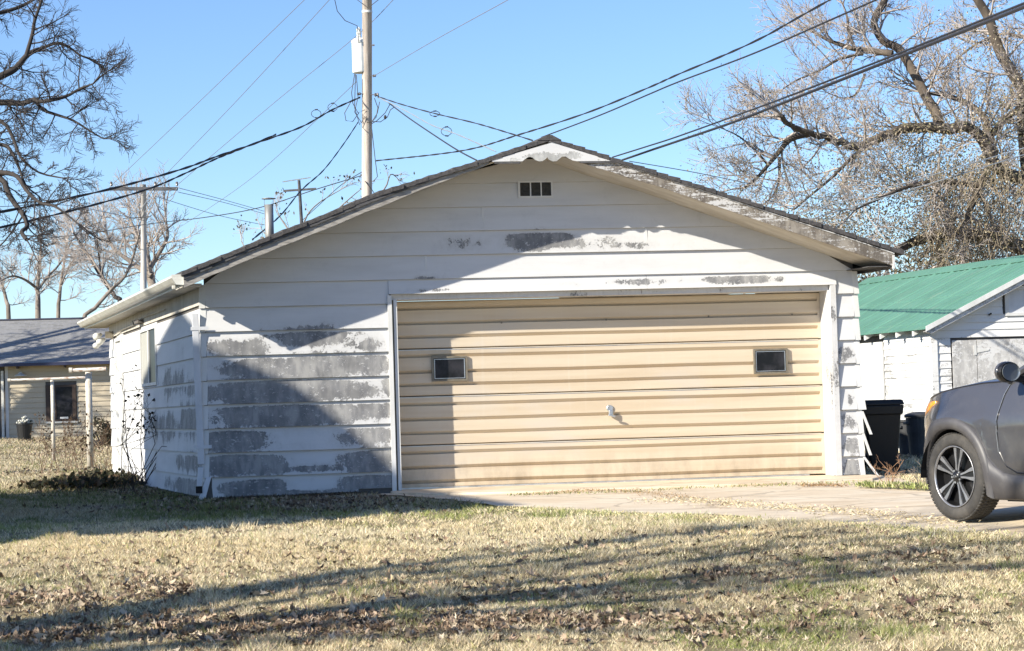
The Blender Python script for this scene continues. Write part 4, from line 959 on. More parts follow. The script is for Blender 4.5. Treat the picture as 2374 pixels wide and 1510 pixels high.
def limbs(T, pts, r0, r1, R_, spawn=1.0, sub=(1.6, .05, 2), lv=2, up=.12, kids=(4, 6), sides=8, gap=.45, minr=.006, start=0.0, jag=.0, ratio=.55):
    """a traced limb (list of world points) that sprouts side branches"""
    P = [Vector(p) for p in pts]; sm = []
    for i in range(len(P) - 1):
        p0, p1, p2, p3 = P[max(i - 1, 0)], P[i], P[i + 1], P[min(i + 2, len(P) - 1)]
        for t in (0, .33, .67): sm.append(.5 * ((2 * p1) + (-p0 + p2) * t + (2 * p0 - 5 * p1 + 4 * p2 - p3) * t * t + (-p0 + 3 * p1 - 3 * p2 + p3) * t ** 3))
    sm.append(P[-1]); n = len(sm)
    if jag: sm = [p + rv(R_) * jag for p in sm]
    T.big.append((sm, [r0 + (r1 - r0) * i / (n - 1) for i in range(n)], sides))
    acc = 0
    for i in range(n - 1):
        seg = sm[i + 1] - sm[i]; acc += seg.length * spawn
        while acc > gap:
            acc -= gap
            if i / n < start: continue
            b = sm[i].lerp(sm[i + 1], R_.random()); tan = seg.normalized(); side = rv(R_); side = (side - tan * side.dot(tan)).normalized()
            t = i / n; grow(T, b, (tan * R_.uniform(.3, .8) + side).normalized(), sub[0] * R_.uniform(.6, 1.2) * (1.1 - .35 * t), max(minr, min(sub[1], (r0 + (r1 - r0) * t) * .6)), lv, R_, up, .38, kids, ratio, minr)
    d = (sm[-1] - sm[-2]).normalized()
    for _ in range(3): grow(T, sm[-1], (d + rv(R_) * .5).normalized(), sub[0], min(sub[1], r1), lv, R_, up, .38, kids, ratio, minr)
def newT():
    T = Twigs(); T.big = []; return T
def tree(name, lab, cat, T, bark, twigm, group=None, trunkname='trunk'):
    rt = thing(name, lab, cat, group)
    q = MB()
    for sm, rr, sd_ in T.big:
        q.tube(sm, rr, None, sd_)
    obj(trunkname, q, bark, rt, smooth=True)
    if T.v:
        co = np.array(T.v, np.float32); f = np.array(T.f, np.int32); o = npmesh('crown', co, f, twigm, parent=rt, smooth=True)
    return rt
def px3(L, D, dd=0.0):
    n = len(L); return [tuple(at(x, y, D + dd * i / max(1, n - 1))) for i, (x, y) in enumerate(L)]
def Z3(L): return [(1574 + x / 2.3225, y / 2.3225) for x, y in L]
# big vine-hung tree on the right
RR = random.Random(21); T = newT(); DT = 50
base = at(2470, 1010, DT + 1); base[2] = 0
big = [tuple(base)] + [tuple(at(*p)) for p in ((2465, 800, DT + 1), (2440, 620, DT + 1), (2400, 480, DT + 1), (2380, 330, DT + 1), (2374, 215, DT))]
sw = dict(sub=(1.2, .035, 2), lv=2, up=.05, kids=(6, 8), gap=.21, minr=.0060)
limbs(T, big, .34, .17, RR, start=.5, **sw)
limbs(T, px3(Z3([(1858, 490), (1780, 370), (1720, 260), (1680, 130), (1640, 50), (1590, -30)]), DT), .15, .10, RR, **sw)
limbs(T, px3([(2440, 640), (2374, 578)] + Z3([(1750, 1310), (1600, 1262), (1450, 1258), (1300, 1290), (1180, 1345), (1110, 1380)]), DT, -2), .21, .07, RR, spawn=.5, **sw)
limbs(T, px3(Z3([(1990, 1000), (1800, 950), (1690, 860), (1600, 700), (1400, 690), (1250, 700), (1100, 725), (1000, 790), (880, 770), (780, 740), (680, 715), (600, 680), (540, 620)]), DT, -3), .16, .05, RR, jag=.05, **sw)
limbs(T, px3(Z3([(1690, 860), (1690, 790), (1660, 700), (1650, 640), (1560, 560), (1450, 520), (1340, 500)]), DT, 1), .12, .04, RR, **sw)
limbs(T, px3(Z3([(1690, 720), (1760, 640), (1858, 570), (1990, 500)]), DT, 1), .09, .05, RR, **sw)
limbs(T, px3(Z3([(1400, 670), (1380, 600), (1340, 540), (1290, 440), (1240, 350), (1180, 260), (1100, 220), (1050, 120), (1100, 20), (1120, -40)]), DT, 2), .13, .08, RR, **sw)
limbs(T, px3(Z3([(1150, 290), (1060, 278), (950, 265), (880, 245), (800, 215), (720, 170)]), DT, 1), .08, .03, RR, **sw)
limbs(T, px3(Z3([(950, 265), (915, 180), (905, 90), (880, 20)]), DT, 1), .045, .02, RR, **sw)
limbs(T, px3(Z3([(990, 290), (860, 320), (760, 380), (640, 430), (560, 480)]), DT, -1), .04, .015, RR, **sw)
limbs(T, px3(Z3([(700, 720), (600, 750), (530, 830), (480, 890), (400, 980), (350, 1010)]), DT - 2, -1), .08, .02, RR, **sw)
limbs(T, px3(Z3([(480, 890), (420, 820), (330, 740), (250, 700)]), DT - 2, -1), .03, .012, RR, **sw)
limbs(T, px3(Z3([(540, 850), (540, 960), (510, 1050), (430, 1120)]), DT - 2, -1), .04, .012, RR, **sw)
limbs(T, px3(Z3([(1000, 400), (960, 500), (890, 530), (800, 500)]), DT, -1), .03, .012, RR, **sw)
limbs(T, px3(Z3([(1690, 860), (1620, 1000), (1560, 1150), (1530, 1260)]), DT - 1, -1), .10, .05, RR, **sw)
limbs(T, px3(Z3([(1000, 790), (900, 880), (820, 960), (700, 1060), (620, 1130)]), DT - 2, -2), .05, .015, RR, **sw)
limbs(T, px3(Z3([(1620, 1000), (1400, 980), (1250, 1000), (1100, 1060), (950, 1130)]), DT - 2, -2), .07, .02, RR, **sw)
limbs(T, px3(Z3([(1990, 120), (1858, 200), (1750, 180), (1600, 240), (1480, 330)]), DT + 2, 1), .06, .02, RR, **sw)
limbs(T, px3(Z3([(1500, 1150), (1430, 1240), (1395, 1330), (1410, 1440), (1430, 1560)]), DT + 3, 1), .07, .09, RR, spawn=.4, **sw)
big_tree = tree('vine_covered_tree', 'huge half-bare tree hung with tan dried vines behind the green shed', 'tree', T, m_bark_b, m_twig_p)
# dried leaves, seed clusters and hanging vines
def leafcards(name, pts, cols, size, parent, mat, rr=NR, asp=.6):
    n = len(pts); P = np.asarray(pts, float)
    a = rr.normal(size=(n, 3)); a /= np.linalg.norm(a, axis=1)[:, None]; b = np.cross(a, rr.normal(size=(n, 3))); b /= np.linalg.norm(b, axis=1)[:, None]
    s = size * rr.uniform(.6, 1.4, n)[:, None]
    co = np.stack([P - a * s, P + b * s * asp, P + a * s, P - b * s * asp], 1).reshape(-1, 3)
    f = np.arange(4 * n).reshape(n, 4); o = npmesh(name, co, f, mat, np.repeat(cols, 4, 0), parent); o['kind'] = 'stuff'; return o
tips = np.array([t[0][:] for t in T.tips]); n = len(tips)
sel = NR.choice(n, min(n, 9000), replace=False); tp = tips[sel]
lowness = np.clip((9.0 - tp[:, 2]) / 5, .14, 1); keep = NR.random(len(tp)) < lowness; tp = tp[keep]
tp = np.repeat(tp, 3, 0) + NR.normal(size=(len(tp) * 3, 3)) * .13
pal = np.array([(.34, .28, .17), (.42, .36, .23), (.22, .20, .11), (.26, .21, .13), (.10, .10, .055)])
leafcards('dried_leaves', tp, pal[NR.integers(0, 5, len(tp))], .021, big_tree, m_leafcol)
# vine masses: clumps laid along chosen limbs, thick low down on the right
vp = []
for (x, y, rx, ry, k) in ((2230, 400, 130, 60, 2600), (2300, 470, 120, 80, 3800), (2100, 430, 120, 60, 2400), (2000, 500, 140, 55, 2800), (2200, 540, 190, 50, 4200), (1960, 560, 120, 40, 2200), (2060, 310, 90, 25, 1300), (2200, 300, 110, 40, 1300), (2330, 250, 60, 90, 1400), (2120, 600, 260, 35, 3200), (2260, 90, 60, 90, 700), (2010, 380, 110, 40, 1200), (1880, 500, 60, 60, 700)):
    for c in range(26):
        cx_, cy_ = x + NR.normal() * rx * .55, y + NR.normal() * ry * .55; D = DT + NR.uniform(-3, 2.5); m_ = at(cx_, cy_, D); kk = int(k * (1.05 if y > 450 else 1.3)) // 26
        vp.append(np.asarray(m_) + NR.normal(size=(kk, 3)) * np.array([.34, .4, .20]))
vp = np.concatenate(vp); vp = vp[vp[:, 2] > 1.0]
pal2 = np.array([(.46, .37, .24), (.40, .33, .21), (.29, .26, .15), (.24, .20, .13), (.115, .11, .06), (.54, .47, .34)])
leafcards('dried_vine_leaves', vp, pal2[NR.integers(0, 6, len(vp))] * NR.uniform(.7, 1.15, (len(vp), 1)), .027, big_tree, m_leafcol)
hv = Twigs()
for i in range(300):
    x = NR.uniform(2160, 2400); y = NR.uniform(360, 560); D = DT + NR.uniform(-3.5, 0); p = Vector(at(x, y, D)); P = [p]
    dx = NR.uniform(-.16, .08)
    for k in range(5): P.append(P[-1] + Vector((dx + NR.normal() * .06, NR.normal() * .05, -NR.uniform(.12, .28))))
    hv.tube(P, .011, .007, 3)
o = npmesh('hanging_vines', np.array(hv.v), np.array(hv.f), M('pale_vine_stems', (.30, .25, .18), .9, (.16, .13, .09)), parent=big_tree); o['kind'] = 'stuff'

# dark hedge of evergreens and vines low behind the shed
def bushy(name, lab, cat, c, rad, n, pal_, size, clumps=40, group=None, stems_=True):
    rt = thing(name, lab, cat, group); P = []
    for k in range(clumps):
        v = NR.normal(size=3); v /= np.linalg.norm(v); cc = np.array(c) + v * np.array(rad) * NR.uniform(.35, 1.0)
        P.append(cc + NR.normal(size=(n // clumps, 3)) * np.array(rad) * .17)
    P = np.concatenate(P); P = P[P[:, 2] > .05]
    leafcards('foliage', P, np.array(pal_)[NR.integers(0, len(pal_), len(P))] * NR.uniform(.7, 1.2, (len(P), 1)), size, rt, m_leafcol)
    if not stems_: return rt
    tw = Twigs()
    for k in range(26):
        v = Vector((NR.normal() * rad[0] * .5, NR.normal() * rad[1] * .5, rad[2] * NR.uniform(.4, 1.6))); b = Vector((c[0], c[1], 0.0)); tw.tube([b, b + v * .5 + Vector((0, 0, .1)), b + v], .03, .01, 3)
    npmesh('stems', np.array(tw.v), np.array(tw.f), m_twig_d, parent=rt)['kind'] = 'stuff'; return rt
dk = [(.05, .055, .03), (.09, .085, .045), (.16, .13, .08), (.035, .04, .02), (.24, .20, .13)]
for x, y, D, rx, rz_, lb in ((2040, 640, 56, 2.6, 1.5, 'dark leafy shrub just right of the garage eave'), (2190, 620, 58, 2.6, 1.7, 'dark leafy shrub behind the middle of the green roof'), (2340, 610, 57, 2.8, 1.8, 'dark leafy shrub behind the right end of the green roof'), (1950, 660, 60, 2.4, 1.3, 'dark leafy shrub hidden behind the right roof slope')):
    c = at(x, y, D); bushy('shrub', lb, 'shrub', (c[0], c[1], c[2] - .9), (rx, 1.6, rz_), 3600, dk, .055, group='shrubs behind the shed')

# dark bare tree reaching in from the left
RR = random.Random(5); T = newT(); DL = 40
sw = dict(sub=(.74, .018, 2), lv=2, up=.02, kids=(6, 8), gap=.17, minr=.0048)
sws = dict(sw, sub=(.55, .015, 2), gap=.24)
tb_ = at(-330, 990, DL); 
limbs(T, [(tb_[0], tb_[1], -.1), tuple(at(-330, 700, DL)), tuple(at(-300, 400, DL)), tuple(at(-240, 150, DL)), tuple(at(-200, -150, DL))], .32, .16, RR, start=.6, **sw)
limbs(T, px3([(-280, 330), (-120, 240), (0, 178), (35, 160), (60, 131), (80, 118), (95, 113), (140, 100), (185, 128)], DL, 1), .085, .018, RR, **sw)
limbs(T, px3([(60, 131), (75, 80), (80, 50), (95, 5), (105, -40)], DL, 0), .04, .02, RR, **sw)
limbs(T, px3([(-290, 340), (-100, 255), (0, 238), (50, 240), (80, 231), (95, 236), (150, 225), (185, 206), (215, 195)], DL, -1), .075, .016, RR, **sw)
limbs(T, px3([(80, 233), (100, 255), (130, 266), (170, 280), (215, 308), (240, 322)], DL, -1), .035, .012, RR, **sw)
limbs(T, px3([(-300, 420), (-100, 330), (0, 335), (25, 350), (45, 392), (60, 430), (90, 455)], DL, -1), .05, .012, RR, **sws)
limbs(T, px3([(-310, 480), (-120, 400), (0, 400), (40, 410), (60, 440), (92, 470), (130, 480), (180, 518)], DL, -2), .06, .014, RR, **sws)
limbs(T, px3([(-310, 520), (-80, 415), (0, 414), (20, 450), (37, 476), (55, 500), (63, 525), (50, 538), (62, 556)], DL, -2), .06, .035, RR, **sws)
limbs(T, px3([(-300, 300), (-100, 250), (0, 280), (30, 320), (48, 365), (90, 400), (145, 413)], DL, -1), .05, .012, RR, **sws)
limbs(T, px3([(-250, 150), (-80, 40), (0, 30), (60, 10), (100, -20)], DL, 1), .06, .02, RR, **sws)
limbs(T, px3([(60, 490), (40, 520), (10, 560), (-30, 600)], DL, -1), .02, .01, RR, **sws)
lt = tree('bare_tree', 'dark bare tree reaching in from the left edge of the picture', 'tree', T, m_bark_d, m_twig_d)
# paler bare trees behind the tan house
def backtree(pxs, D, lab, seed, r0=.16, sub=(1.7, .05, 2), gap=.4, extra=(), barkm=None, minr=.009):
    r0 *= .62; sub = (sub[0] * .66, sub[1] * .55, sub[2]); gap = .27
    RR = random.Random(seed); T = newT(); b = at(pxs[0][0], 900, D); 
    limbs(T, [(b[0], b[1], .4)] + px3(pxs, D, 1), r0, r0 * .35, RR, sub=sub, lv=2, up=.10, kids=(5, 7), gap=gap, minr=minr, start=.25)
    for e_ in extra: limbs(T, px3(e_, D, RR.uniform(-2, 2)), r0 * .5, r0 * .2, RR, sub=sub, lv=2, up=.10, kids=(5, 7), gap=gap, minr=minr)
    tree('bare_tree', lab, 'tree', T, barkm or m_bark_p, m_twig_p, 'bare trees behind the house')
backtree([(88, 735), (88, 690), (87, 668), (92, 620), (95, 570)], 92, 'short bare tree whose pale trunk forks just above the house ridge', 1, .22, (1.9, .06, 2), .6, ([(87, 670), (60, 650), (30, 640), (5, 650)], [(88, 672), (112, 640), (140, 610), (165, 560)]))
backtree([(135, 735), (138, 690), (142, 650), (150, 600), (155, 560)], 96, 'slim pale bare tree second from the left behind the ridge', 2, .17, (1.8, .05, 2), .6, ([(142, 660), (160, 620), (200, 560)],))
backtree([(355, 700), (352, 660), (346, 630), (338, 580), (335, 550), (332, 520)], 102, 'broad round bare tree standing behind the crossarm pole', 3, .42, (3.0, .09, 2), .7, ([(350, 640), (300, 605), (262, 575), (245, 535)], [(348, 620), (370, 585), (388, 550), (385, 515)], [(340, 590), (315, 540), (300, 505)]), minr=.010)
backtree([(190, 760), (220, 715), (258, 672), (290, 640), (310, 590), (322, 545)], 88, 'leaning pale bare tree slanting right toward the crossarm pole', 4, .17, (1.6, .05, 2), .6, ([(258, 672), (225, 620), (205, 590), (160, 560)],))
backtree([(280, 720), (268, 690), (240, 650), (212, 605), (190, 570), (170, 540)], 94, 'dark bare tree slanting left above the gutter', 5, .20, (1.9, .06, 2), .6, ([(240, 650), (230, 600), (225, 540)],), m_bark_d)
backtree([(20, 740), (15, 700), (5, 660), (-10, 620)], 98, 'low bare tree at the far left above the house ridge', 6, .2, (2.0, .05, 2), .6)
# scrubby leafy treetop peeping over the left roof slope
RR = random.Random(9); T = newT(); DS = 62
for L in ([(700, 600), (700, 540), (712, 500), (740, 470), (790, 440)], [(690, 600), (672, 540), (650, 505), (640, 480)], [(720, 560), (760, 510), (800, 470), (835, 440)], [(640, 620), (625, 560), (605, 530)], [(600, 640), (575, 590), (560, 560)], [(780, 520), (840, 470), (890, 440), (905, 405), (920, 412)]):
    limbs(T, px3(L, DS, 1), .035, .012, RR, sub=(.55, .012, 1), lv=1, up=.1, kids=(3, 4), gap=.5, minr=.007, sides=5)
st_ = tree('sapling', 'thin leafy treetop showing over the left roof slope round the mast', 'tree', T, m_bark_p, m_twig_p)
tp = np.array([t[0][:] for t in T.tips]); tp = tp[NR.random(len(tp)) < .55]; tp = np.repeat(tp, 2, 0) + NR.normal(size=(len(tp) * 2, 3)) * .07
leafcards('foliage', tp, np.array([(.05, .05, .03), (.12, .10, .06)])[NR.integers(0, 2, len(tp))], .05, st_, m_leafcol)

# ------------------------------------------------------------------ neighbour's house out of frame on the left: it shades the corner
def ua(u, a, z): return ((u + a * 1.85) / 2.103, (-1.85 * u + a) / 2.103, z)
A_OFF = 2.67
NP = [(-5.3, 0)] + [(u, z + A_OFF) for u, z in ((-5.25, 6.10), (-1.84, 6.27), (-.25, 5.62), (-.05, 5.36), (.30, 5.38), (.55, 5.36), (.80, 5.15), (1.10, 4.86), (5.0, 4.03), (4.72, 3.55))] + [(4.55, 0)]
m_nb = M('grey_green_siding', (.34, .35, .31), .7, (.30, .31, .28), 2, (1, 1, 8)); a0, a1 = -12.0, -20.0
nh = thing('neighbour_house', 'grey green gabled house just out of frame to the left', 'house')
P0 = [ua(u, a0, z) for u, z in NP]; dv = tuple(np.array(ua(0, a1, 0)) - np.array(ua(0, a0, 0)))
obj('wall', MB().prism(P0, dv), m_nb, nh)
for (A, B) in zip(NP[1:9], NP[2:10]):
    a_, b_ = ua(A[0], a0 + .15, A[1] + .01), ua(B[0], a0 + .15, B[1] + .01); dd = tuple(np.array(ua(0, a1 - .3, 0)) - np.array(ua(0, a0 + .15, 0)))
    obj('roof', MB().quadbox([a_, b_, tuple(np.add(b_, dd)), tuple(np.add(a_, dd)), (a_[0], a_[1], a_[2] + .05), (b_[0], b_[1], b_[2] + .05), tuple(np.add((b_[0], b_[1], b_[2] + .05), dd)), tuple(np.add((a_[0], a_[1], a_[2] + .05), dd))]), m_shingle, nh)
for u in (-3.6, -.8, 2.0):
    c = [ua(u, a0 + .03, 1.0), ua(u + .9, a0 + .03, 1.0), ua(u + .9, a0 + .03, 2.2), ua(u, a0 + .03, 2.2)]; w_ = obj('window', MB().prism(c, tuple(np.array(ua(0, .04, 0)))), m_white, nh)
    c = [ua(u + .08, a0 + .075, 1.08), ua(u + .82, a0 + .075, 1.08), ua(u + .82, a0 + .075, 2.12), ua(u + .08, a0 + .075, 2.12)]; obj('pane', MB().prism(c, tuple(np.array(ua(0, .01, 0)))), m_glass_dark, w_)
# bare shade tree out of frame, its limbs striping the lawn
RR = random.Random(33); T = newT()
bx, by = -9.6, -15.6
limbs(T, [(bx, by, -.7), (bx + .1, by, 2.2), (bx + .1, by + .2, 4.2), (bx + .4, by + .1, 6.2), (bx + .5, by, 7.4)], .17, .05, RR, spawn=.5, sub=(1.0, .03, 1), lv=1, gap=.8, kids=(2, 4), minr=.010)
for (dx, dy, zz) in ((4.5, 1.2, 5.6), (6.8, .4, 5.2), (3.2, -1.4, 5.3), (8.2, 1.6, 5.8), (5.8, 2.6, 6.2), (2.0, .8, 7.0), (9.2, .2, 5.4), (-2.5, 1.2, 6), (7.4, 3.0, 5.3), (4.2, -.6, 6.6), (10.6, 1.2, 6.0)):
    z0_ = RR.uniform(2.4, 4.0)
    m1 = (bx + dx * .35, by + dy * .35, z0_ + (zz - z0_) * .55); m2 = (bx + dx * .7, by + dy * .7 + RR.uniform(-.25, .25), z0_ + (zz - z0_) * .88)
    limbs(T, [(bx + .1, by, z0_), m1, m2, (bx + dx, by + dy, zz)], .075, .022, RR, sub=(.9, .018, 1), lv=1, up=.12, kids=(4, 5), gap=.34, minr=.008, start=.25)
tree('shade_tree', 'bare branching tree out of frame whose limbs stripe the lawn', 'tree', T, m_bark_b, m_twig_d)
RR = random.Random(12); T = newT(); bx, by = -16.5, 41.5
limbs(T, [(bx, by, .3), (bx, by, 4), (bx + .3, by, 8), (bx + .5, by, 11)], .45, .15, RR, spawn=.4, sub=(1.6, .05, 1), lv=1, gap=.8)
for (dx, dy, zz) in ((4.5, .5, 8.2), (6.5, 2.5, 8.8), (5, -2, 7.6), (7, 5, 9), (3.5, 3.5, 10.5), (8, 1.0, 9.4), (2, -3, 9), (6, -.5, 10.5), (9, 3.5, 10.0)):
    m1 = (bx + dx * .4, by + dy * .4, 4 + (zz - 4) * .55); limbs(T, [(bx, by, 3.6), m1, (bx + dx, by + dy, zz)], .20, .06, RR, sub=(1.5, .04, 1), lv=1, up=.05, kids=(4, 5), gap=.45, minr=.014, start=.25)
tree('shade_tree', 'bare tree out of frame beside the tan house that dapples its roof', 'tree', T, m_bark_b, m_twig_d)

# ------------------------------------------------------------------ grey car nosing in from the right
def mk_paint():
    m, n, l, b = nt('dark_grey_car_paint'); b.inputs['Metallic'].default_value = .35; b.inputs['Roughness'].default_value = .30
    b.inputs['Coat Weight'].default_value = .8; b.inputs['Coat Roughness'].default_value = .06
    tc = n.new('ShaderNodeTexCoord').outputs['Object']
    l.new(mixc(n, l, rng(n, l, noise(n, l, tc, 4, 6, .7), .45, .8, 0, .35), (.088, .088, .096), (.17, .16, .15)), b.inputs['Base Color'])
    l.new(rng(n, l, noise(n, l, tc, 3, 5, .7), .3, .8, .12, .30), b.inputs['Roughness']); return m
m_paint = mk_paint()
m_clad = M('grey_wheel_arch_cladding', (.065, .063, .068), .5, (.10, .096, .095), 4)
m_tyre = M('tyre_rubber', (.040, .038, .036), .85, (.075, .069, .062), 6, lo=.4, hi=.7, bmp=.2)
m_rim = M('machined_alloy', (.42, .42, .44), .36, (.28, .28, .29), 9, metal=.75)
m_blk = M('gloss_black', (.012, .012, .013), .3)
m_amber = M('amber_lens', (.85, .30, .03), .15, (.75, .24, .02), 9)
m_lens, _n, _l, _b = nt('headlamp_lens'); _b.inputs['Base Color'].default_value = (.42, .40, .36, 1); _b.inputs['Roughness'].default_value = .12
m_mirror, _n, _l, _b = nt('mirror_glass'); _b.inputs['Base Color'].default_value = (.30, .34, .38, 1); _b.inputs['Metallic'].default_value = .7; _b.inputs['Roughness'].default_value = .22
car = thing('parked_car', 'dark grey hatchback nosed up the driveway, only its front wheel, fender and mirror in view', 'car', loc=(5.921 + .938 * .885, -8.586 + .345 * .885, -.038), rz=math.atan2(.938, -.345))
AR, AZ, RX = .405, .335, -2.62
SHX = [-3.5, -2.5, -1.2, -.55, -.2, .2, .48, .66, .78, .84]; SHZ = [1.16, 1.18, 1.13, 1.10, 1.085, 1.035, .965, .885, .80, .70]
def shz(x): return float(np.interp(x, SHX, SHZ))
def wid(x, z):
    w = .900
    if x > -.05: w -= .50 * ((x + .05) / .91) ** 2.3
    if x < -3.1: w -= .25 * ((-3.1 - x) / .5) ** 2
    if z > .72: w -= .11 * ((z - .72) / .40) ** 1.8
    if z < .50: w -= .05 * ((.50 - z) / .3) ** 2
    for ax in (0, RX):
        d = math.hypot(x - ax, z - AZ)
        w += .028 * max(0, 1 - abs(d - .50) / .20) * (1 if z > .2 else 0)
    w += .012 * math.exp(-((z - .80) / .05) ** 2) * (1 if x < .4 else .3)
    return w
def zbot(x):
    for ax in (0, RX):
        if abs(x - ax) < AR: return AZ + math.sqrt(max(0, AR ** 2 - (x - ax) ** 2))
    return .235
XC = sorted(set([round(v, 4) for v in list(np.arange(-3.55, -3.05, .12)) + [RX + AR * math.cos(a) for a in np.linspace(0, math.pi, 17)] + [RX - AR - .004, RX + AR + .004] + list(np.linspace(RX + AR + .05, -AR - .05, 16)) + [-AR - .004, AR + .004] + [AR * math.cos(a) for a in np.linspace(0, math.pi, 25)] + list(np.linspace(AR + .05, .84, 12))]))
NRW = 14
bd = MB()
for sgn in (1, -1):
    o = len(bd.v)
    for x in XC:
        zb, zt = min(zbot(x), shz(x) - .02), shz(x)
        for j in range(NRW + 1):
            z = zb + (zt - zb) * j / NRW; bd.v.append((x, sgn * wid(x, z), z))
        ws = wid(x, zt)
        for j in range(1, 7):
            t = j / 6; bd.v.append((x, sgn * ws * (1 - t), zt + .055 * math.sin(t * math.pi / 2) ** .6 + (.01 * (t > .3))))
    k = NRW + 7
    for i in range(len(XC) - 1):
        for j in range(k - 1):
            if j >= NRW and XC[i] < -.60: continue
            a = o + i * k + j; q = (a, a + k, a + k + 1, a + 1); bd.f.append(q if sgn < 0 else q[::-1]); bd.mi.append(0)
obj('body', bd, m_paint, car, smooth=True)
# nose and tail closing pieces
ns = MB(); x = .84
pr = [(x, wid(x, z), z) for z in np.linspace(.24, .70, 6)]; ns.prism(pr + [(x, -p[1], p[2]) for p in pr[::-1]], (.03, 0, 0)); obj('front_bumper', ns, m_paint, car)
obj('underbody', MB().box(-3.4, -.46, -.74, .74, .16, .60).box(-.46, .46, -.55, .55, .18, .80).box(.46, .84, -.45, .45, .2, .6), m_blk, car)
for ax in (0, RX):
    for sgn in (1, -1):
        wa = MB()
        o = len(wa.v); N_ = 20
        for i in range(N_ + 1):
            a = math.pi * i / N_; 
            for y in (.895, .56): wa.v.append((ax + AR * 1.0 * math.cos(a), sgn * y, AZ + AR * 1.0 * math.sin(a)))
        for i in range(N_): wa.f.append((o + 2 * i, o + 2 * i + 1, o + 2 * i + 3, o + 2 * i + 2)); wa.mi.append(0)
        obj('wheel_housing', wa, m_dark, car)

for ax in (0, RX):
    fl_ = MB()
    for sgn in (1,):
        n_ = 30; A_ = np.linspace(-.12, math.pi + (.30 if ax == 0 else .3), n_ + 1); o = len(fl_.v)
        for a in A_:
            for r_, e in ((AR - .010, -.02), (AR - .006, .020), (AR + .035, .030), (AR + .085, .018), (AR + .088, -.01)):
                x_, z_ = ax + r_ * math.cos(a), AZ + r_ * math.sin(a)
                if a < 0 or a > math.pi: z_ = AZ + (a if a < 0 else math.pi - a) * r_; x_ = ax + r_ * (1 if a < 0 else -1)
                fl_.v.append((x_, wid(x_, max(.25, z_)) + e, z_))
        for i in range(n_):
            for j in range(4): a = o + i * 5 + j; fl_.f.append((a, a + 1, a + 6, a + 5)); fl_.mi.append(0)
    obj('wheel_arch_trim', fl_, m_clad, car, smooth=True)
sl2 = MB(); o = 0; XS_ = list(np.linspace(RX + AR + .02, -AR - .03, 20))
for i, x_ in enumerate(XS_):
    k_ = max(0, 1 - (-AR - .03 - x_) / .28); lift = .10 * k_ * k_
    for z_, e in ((.175, -.06), (.19, .012), (.30 + lift, .026), (.37 + lift * 1.6, .012), (.372 + lift * 1.6, -.01)): sl2.v.append((x_, wid(x_, max(.25, z_)) + e, z_))
for i in range(len(XS_) - 1):
    for j in range(4): a = i * 5 + j; sl2.f.append((a, a + 1, a + 6, a + 5)); sl2.mi.append(0)
obj('sill_trim', sl2, m_clad, car, smooth=True)
def onbody(x, z, e=0.0): return (x, wid(x, z) + e, z)
def seam(pts, r=.006, mat=m_blk, name='door_seam'):
    q = MB(); L = []
    for (a, b) in zip(pts[:-1], pts[1:]):
        for t in np.linspace(0, 1, 6)[:-1]: L.append(onbody(a[0] + (b[0] - a[0]) * t, a[1] + (b[1] - a[1]) * t, -.001))
    L.append(onbody(*pts[-1], -.001)); q.tube(L, r, r, 5); return obj(name, q, mat, car)
seam([(-.64, 1.085), (-.60, 1.0), (-.565, .85), (-.56, .70), (-.585, .55), (-.65, .44), (-.76, .39), (-.95, .385), (-1.7, .385)])
seam([(-.63, 1.085), (-.588, 1.0), (-.553, .85), (-.548, .70), (-.573, .55)], .0026, m_alu, 'door_edge_glint')
seam([(.46, .98), (.30, 1.012), (0, 1.058), (-.3, 1.088), (-.55, 1.095)], .005, m_blk, 'bonnet_seam')
def patch(name, pts, mat, e=.006):   # closed outline in (x, z) laid over the body side
    q = MB(); cx_ = sum(p[0] for p in pts) / len(pts); cz_ = sum(p[1] for p in pts) / len(pts); q.v.append(onbody(cx_, cz_, e + .004)); n_ = len(pts)
    for p in pts: q.v.append(onbody(p[0] * .5 + cx_ * .5, p[1] * .5 + cz_ * .5, e + .003))
    for p in pts: q.v.append(onbody(p[0], p[1], e))
    for p in pts: q.v.append(onbody(p[0], p[1], -.01))
    for i in range(n_):
        j = (i + 1) % n_; q.f += [(0, 1 + i, 1 + j), (1 + i, 1 + n_ + i, 1 + n_ + j, 1 + j), (1 + n_ + i, 1 + 2 * n_ + i, 1 + 2 * n_ + j, 1 + n_ + j)]; q.mi += [0] * 3
    return obj(name, q, mat, car, smooth=True)
hl = patch('headlight', [(.22, .955), (.34, .955), (.46, .935), (.58, .89), (.69, .81), (.77, .70), (.71, .66), (.60, .73), (.45, .83), (.32, .91)], m_lens)
am = patch('amber_marker', [(.22, .956), (.34, .957), (.46, .938), (.57, .895), (.62, .855), (.52, .835), (.42, .865), (.32, .912)], m_amber, .012); am.parent = hl
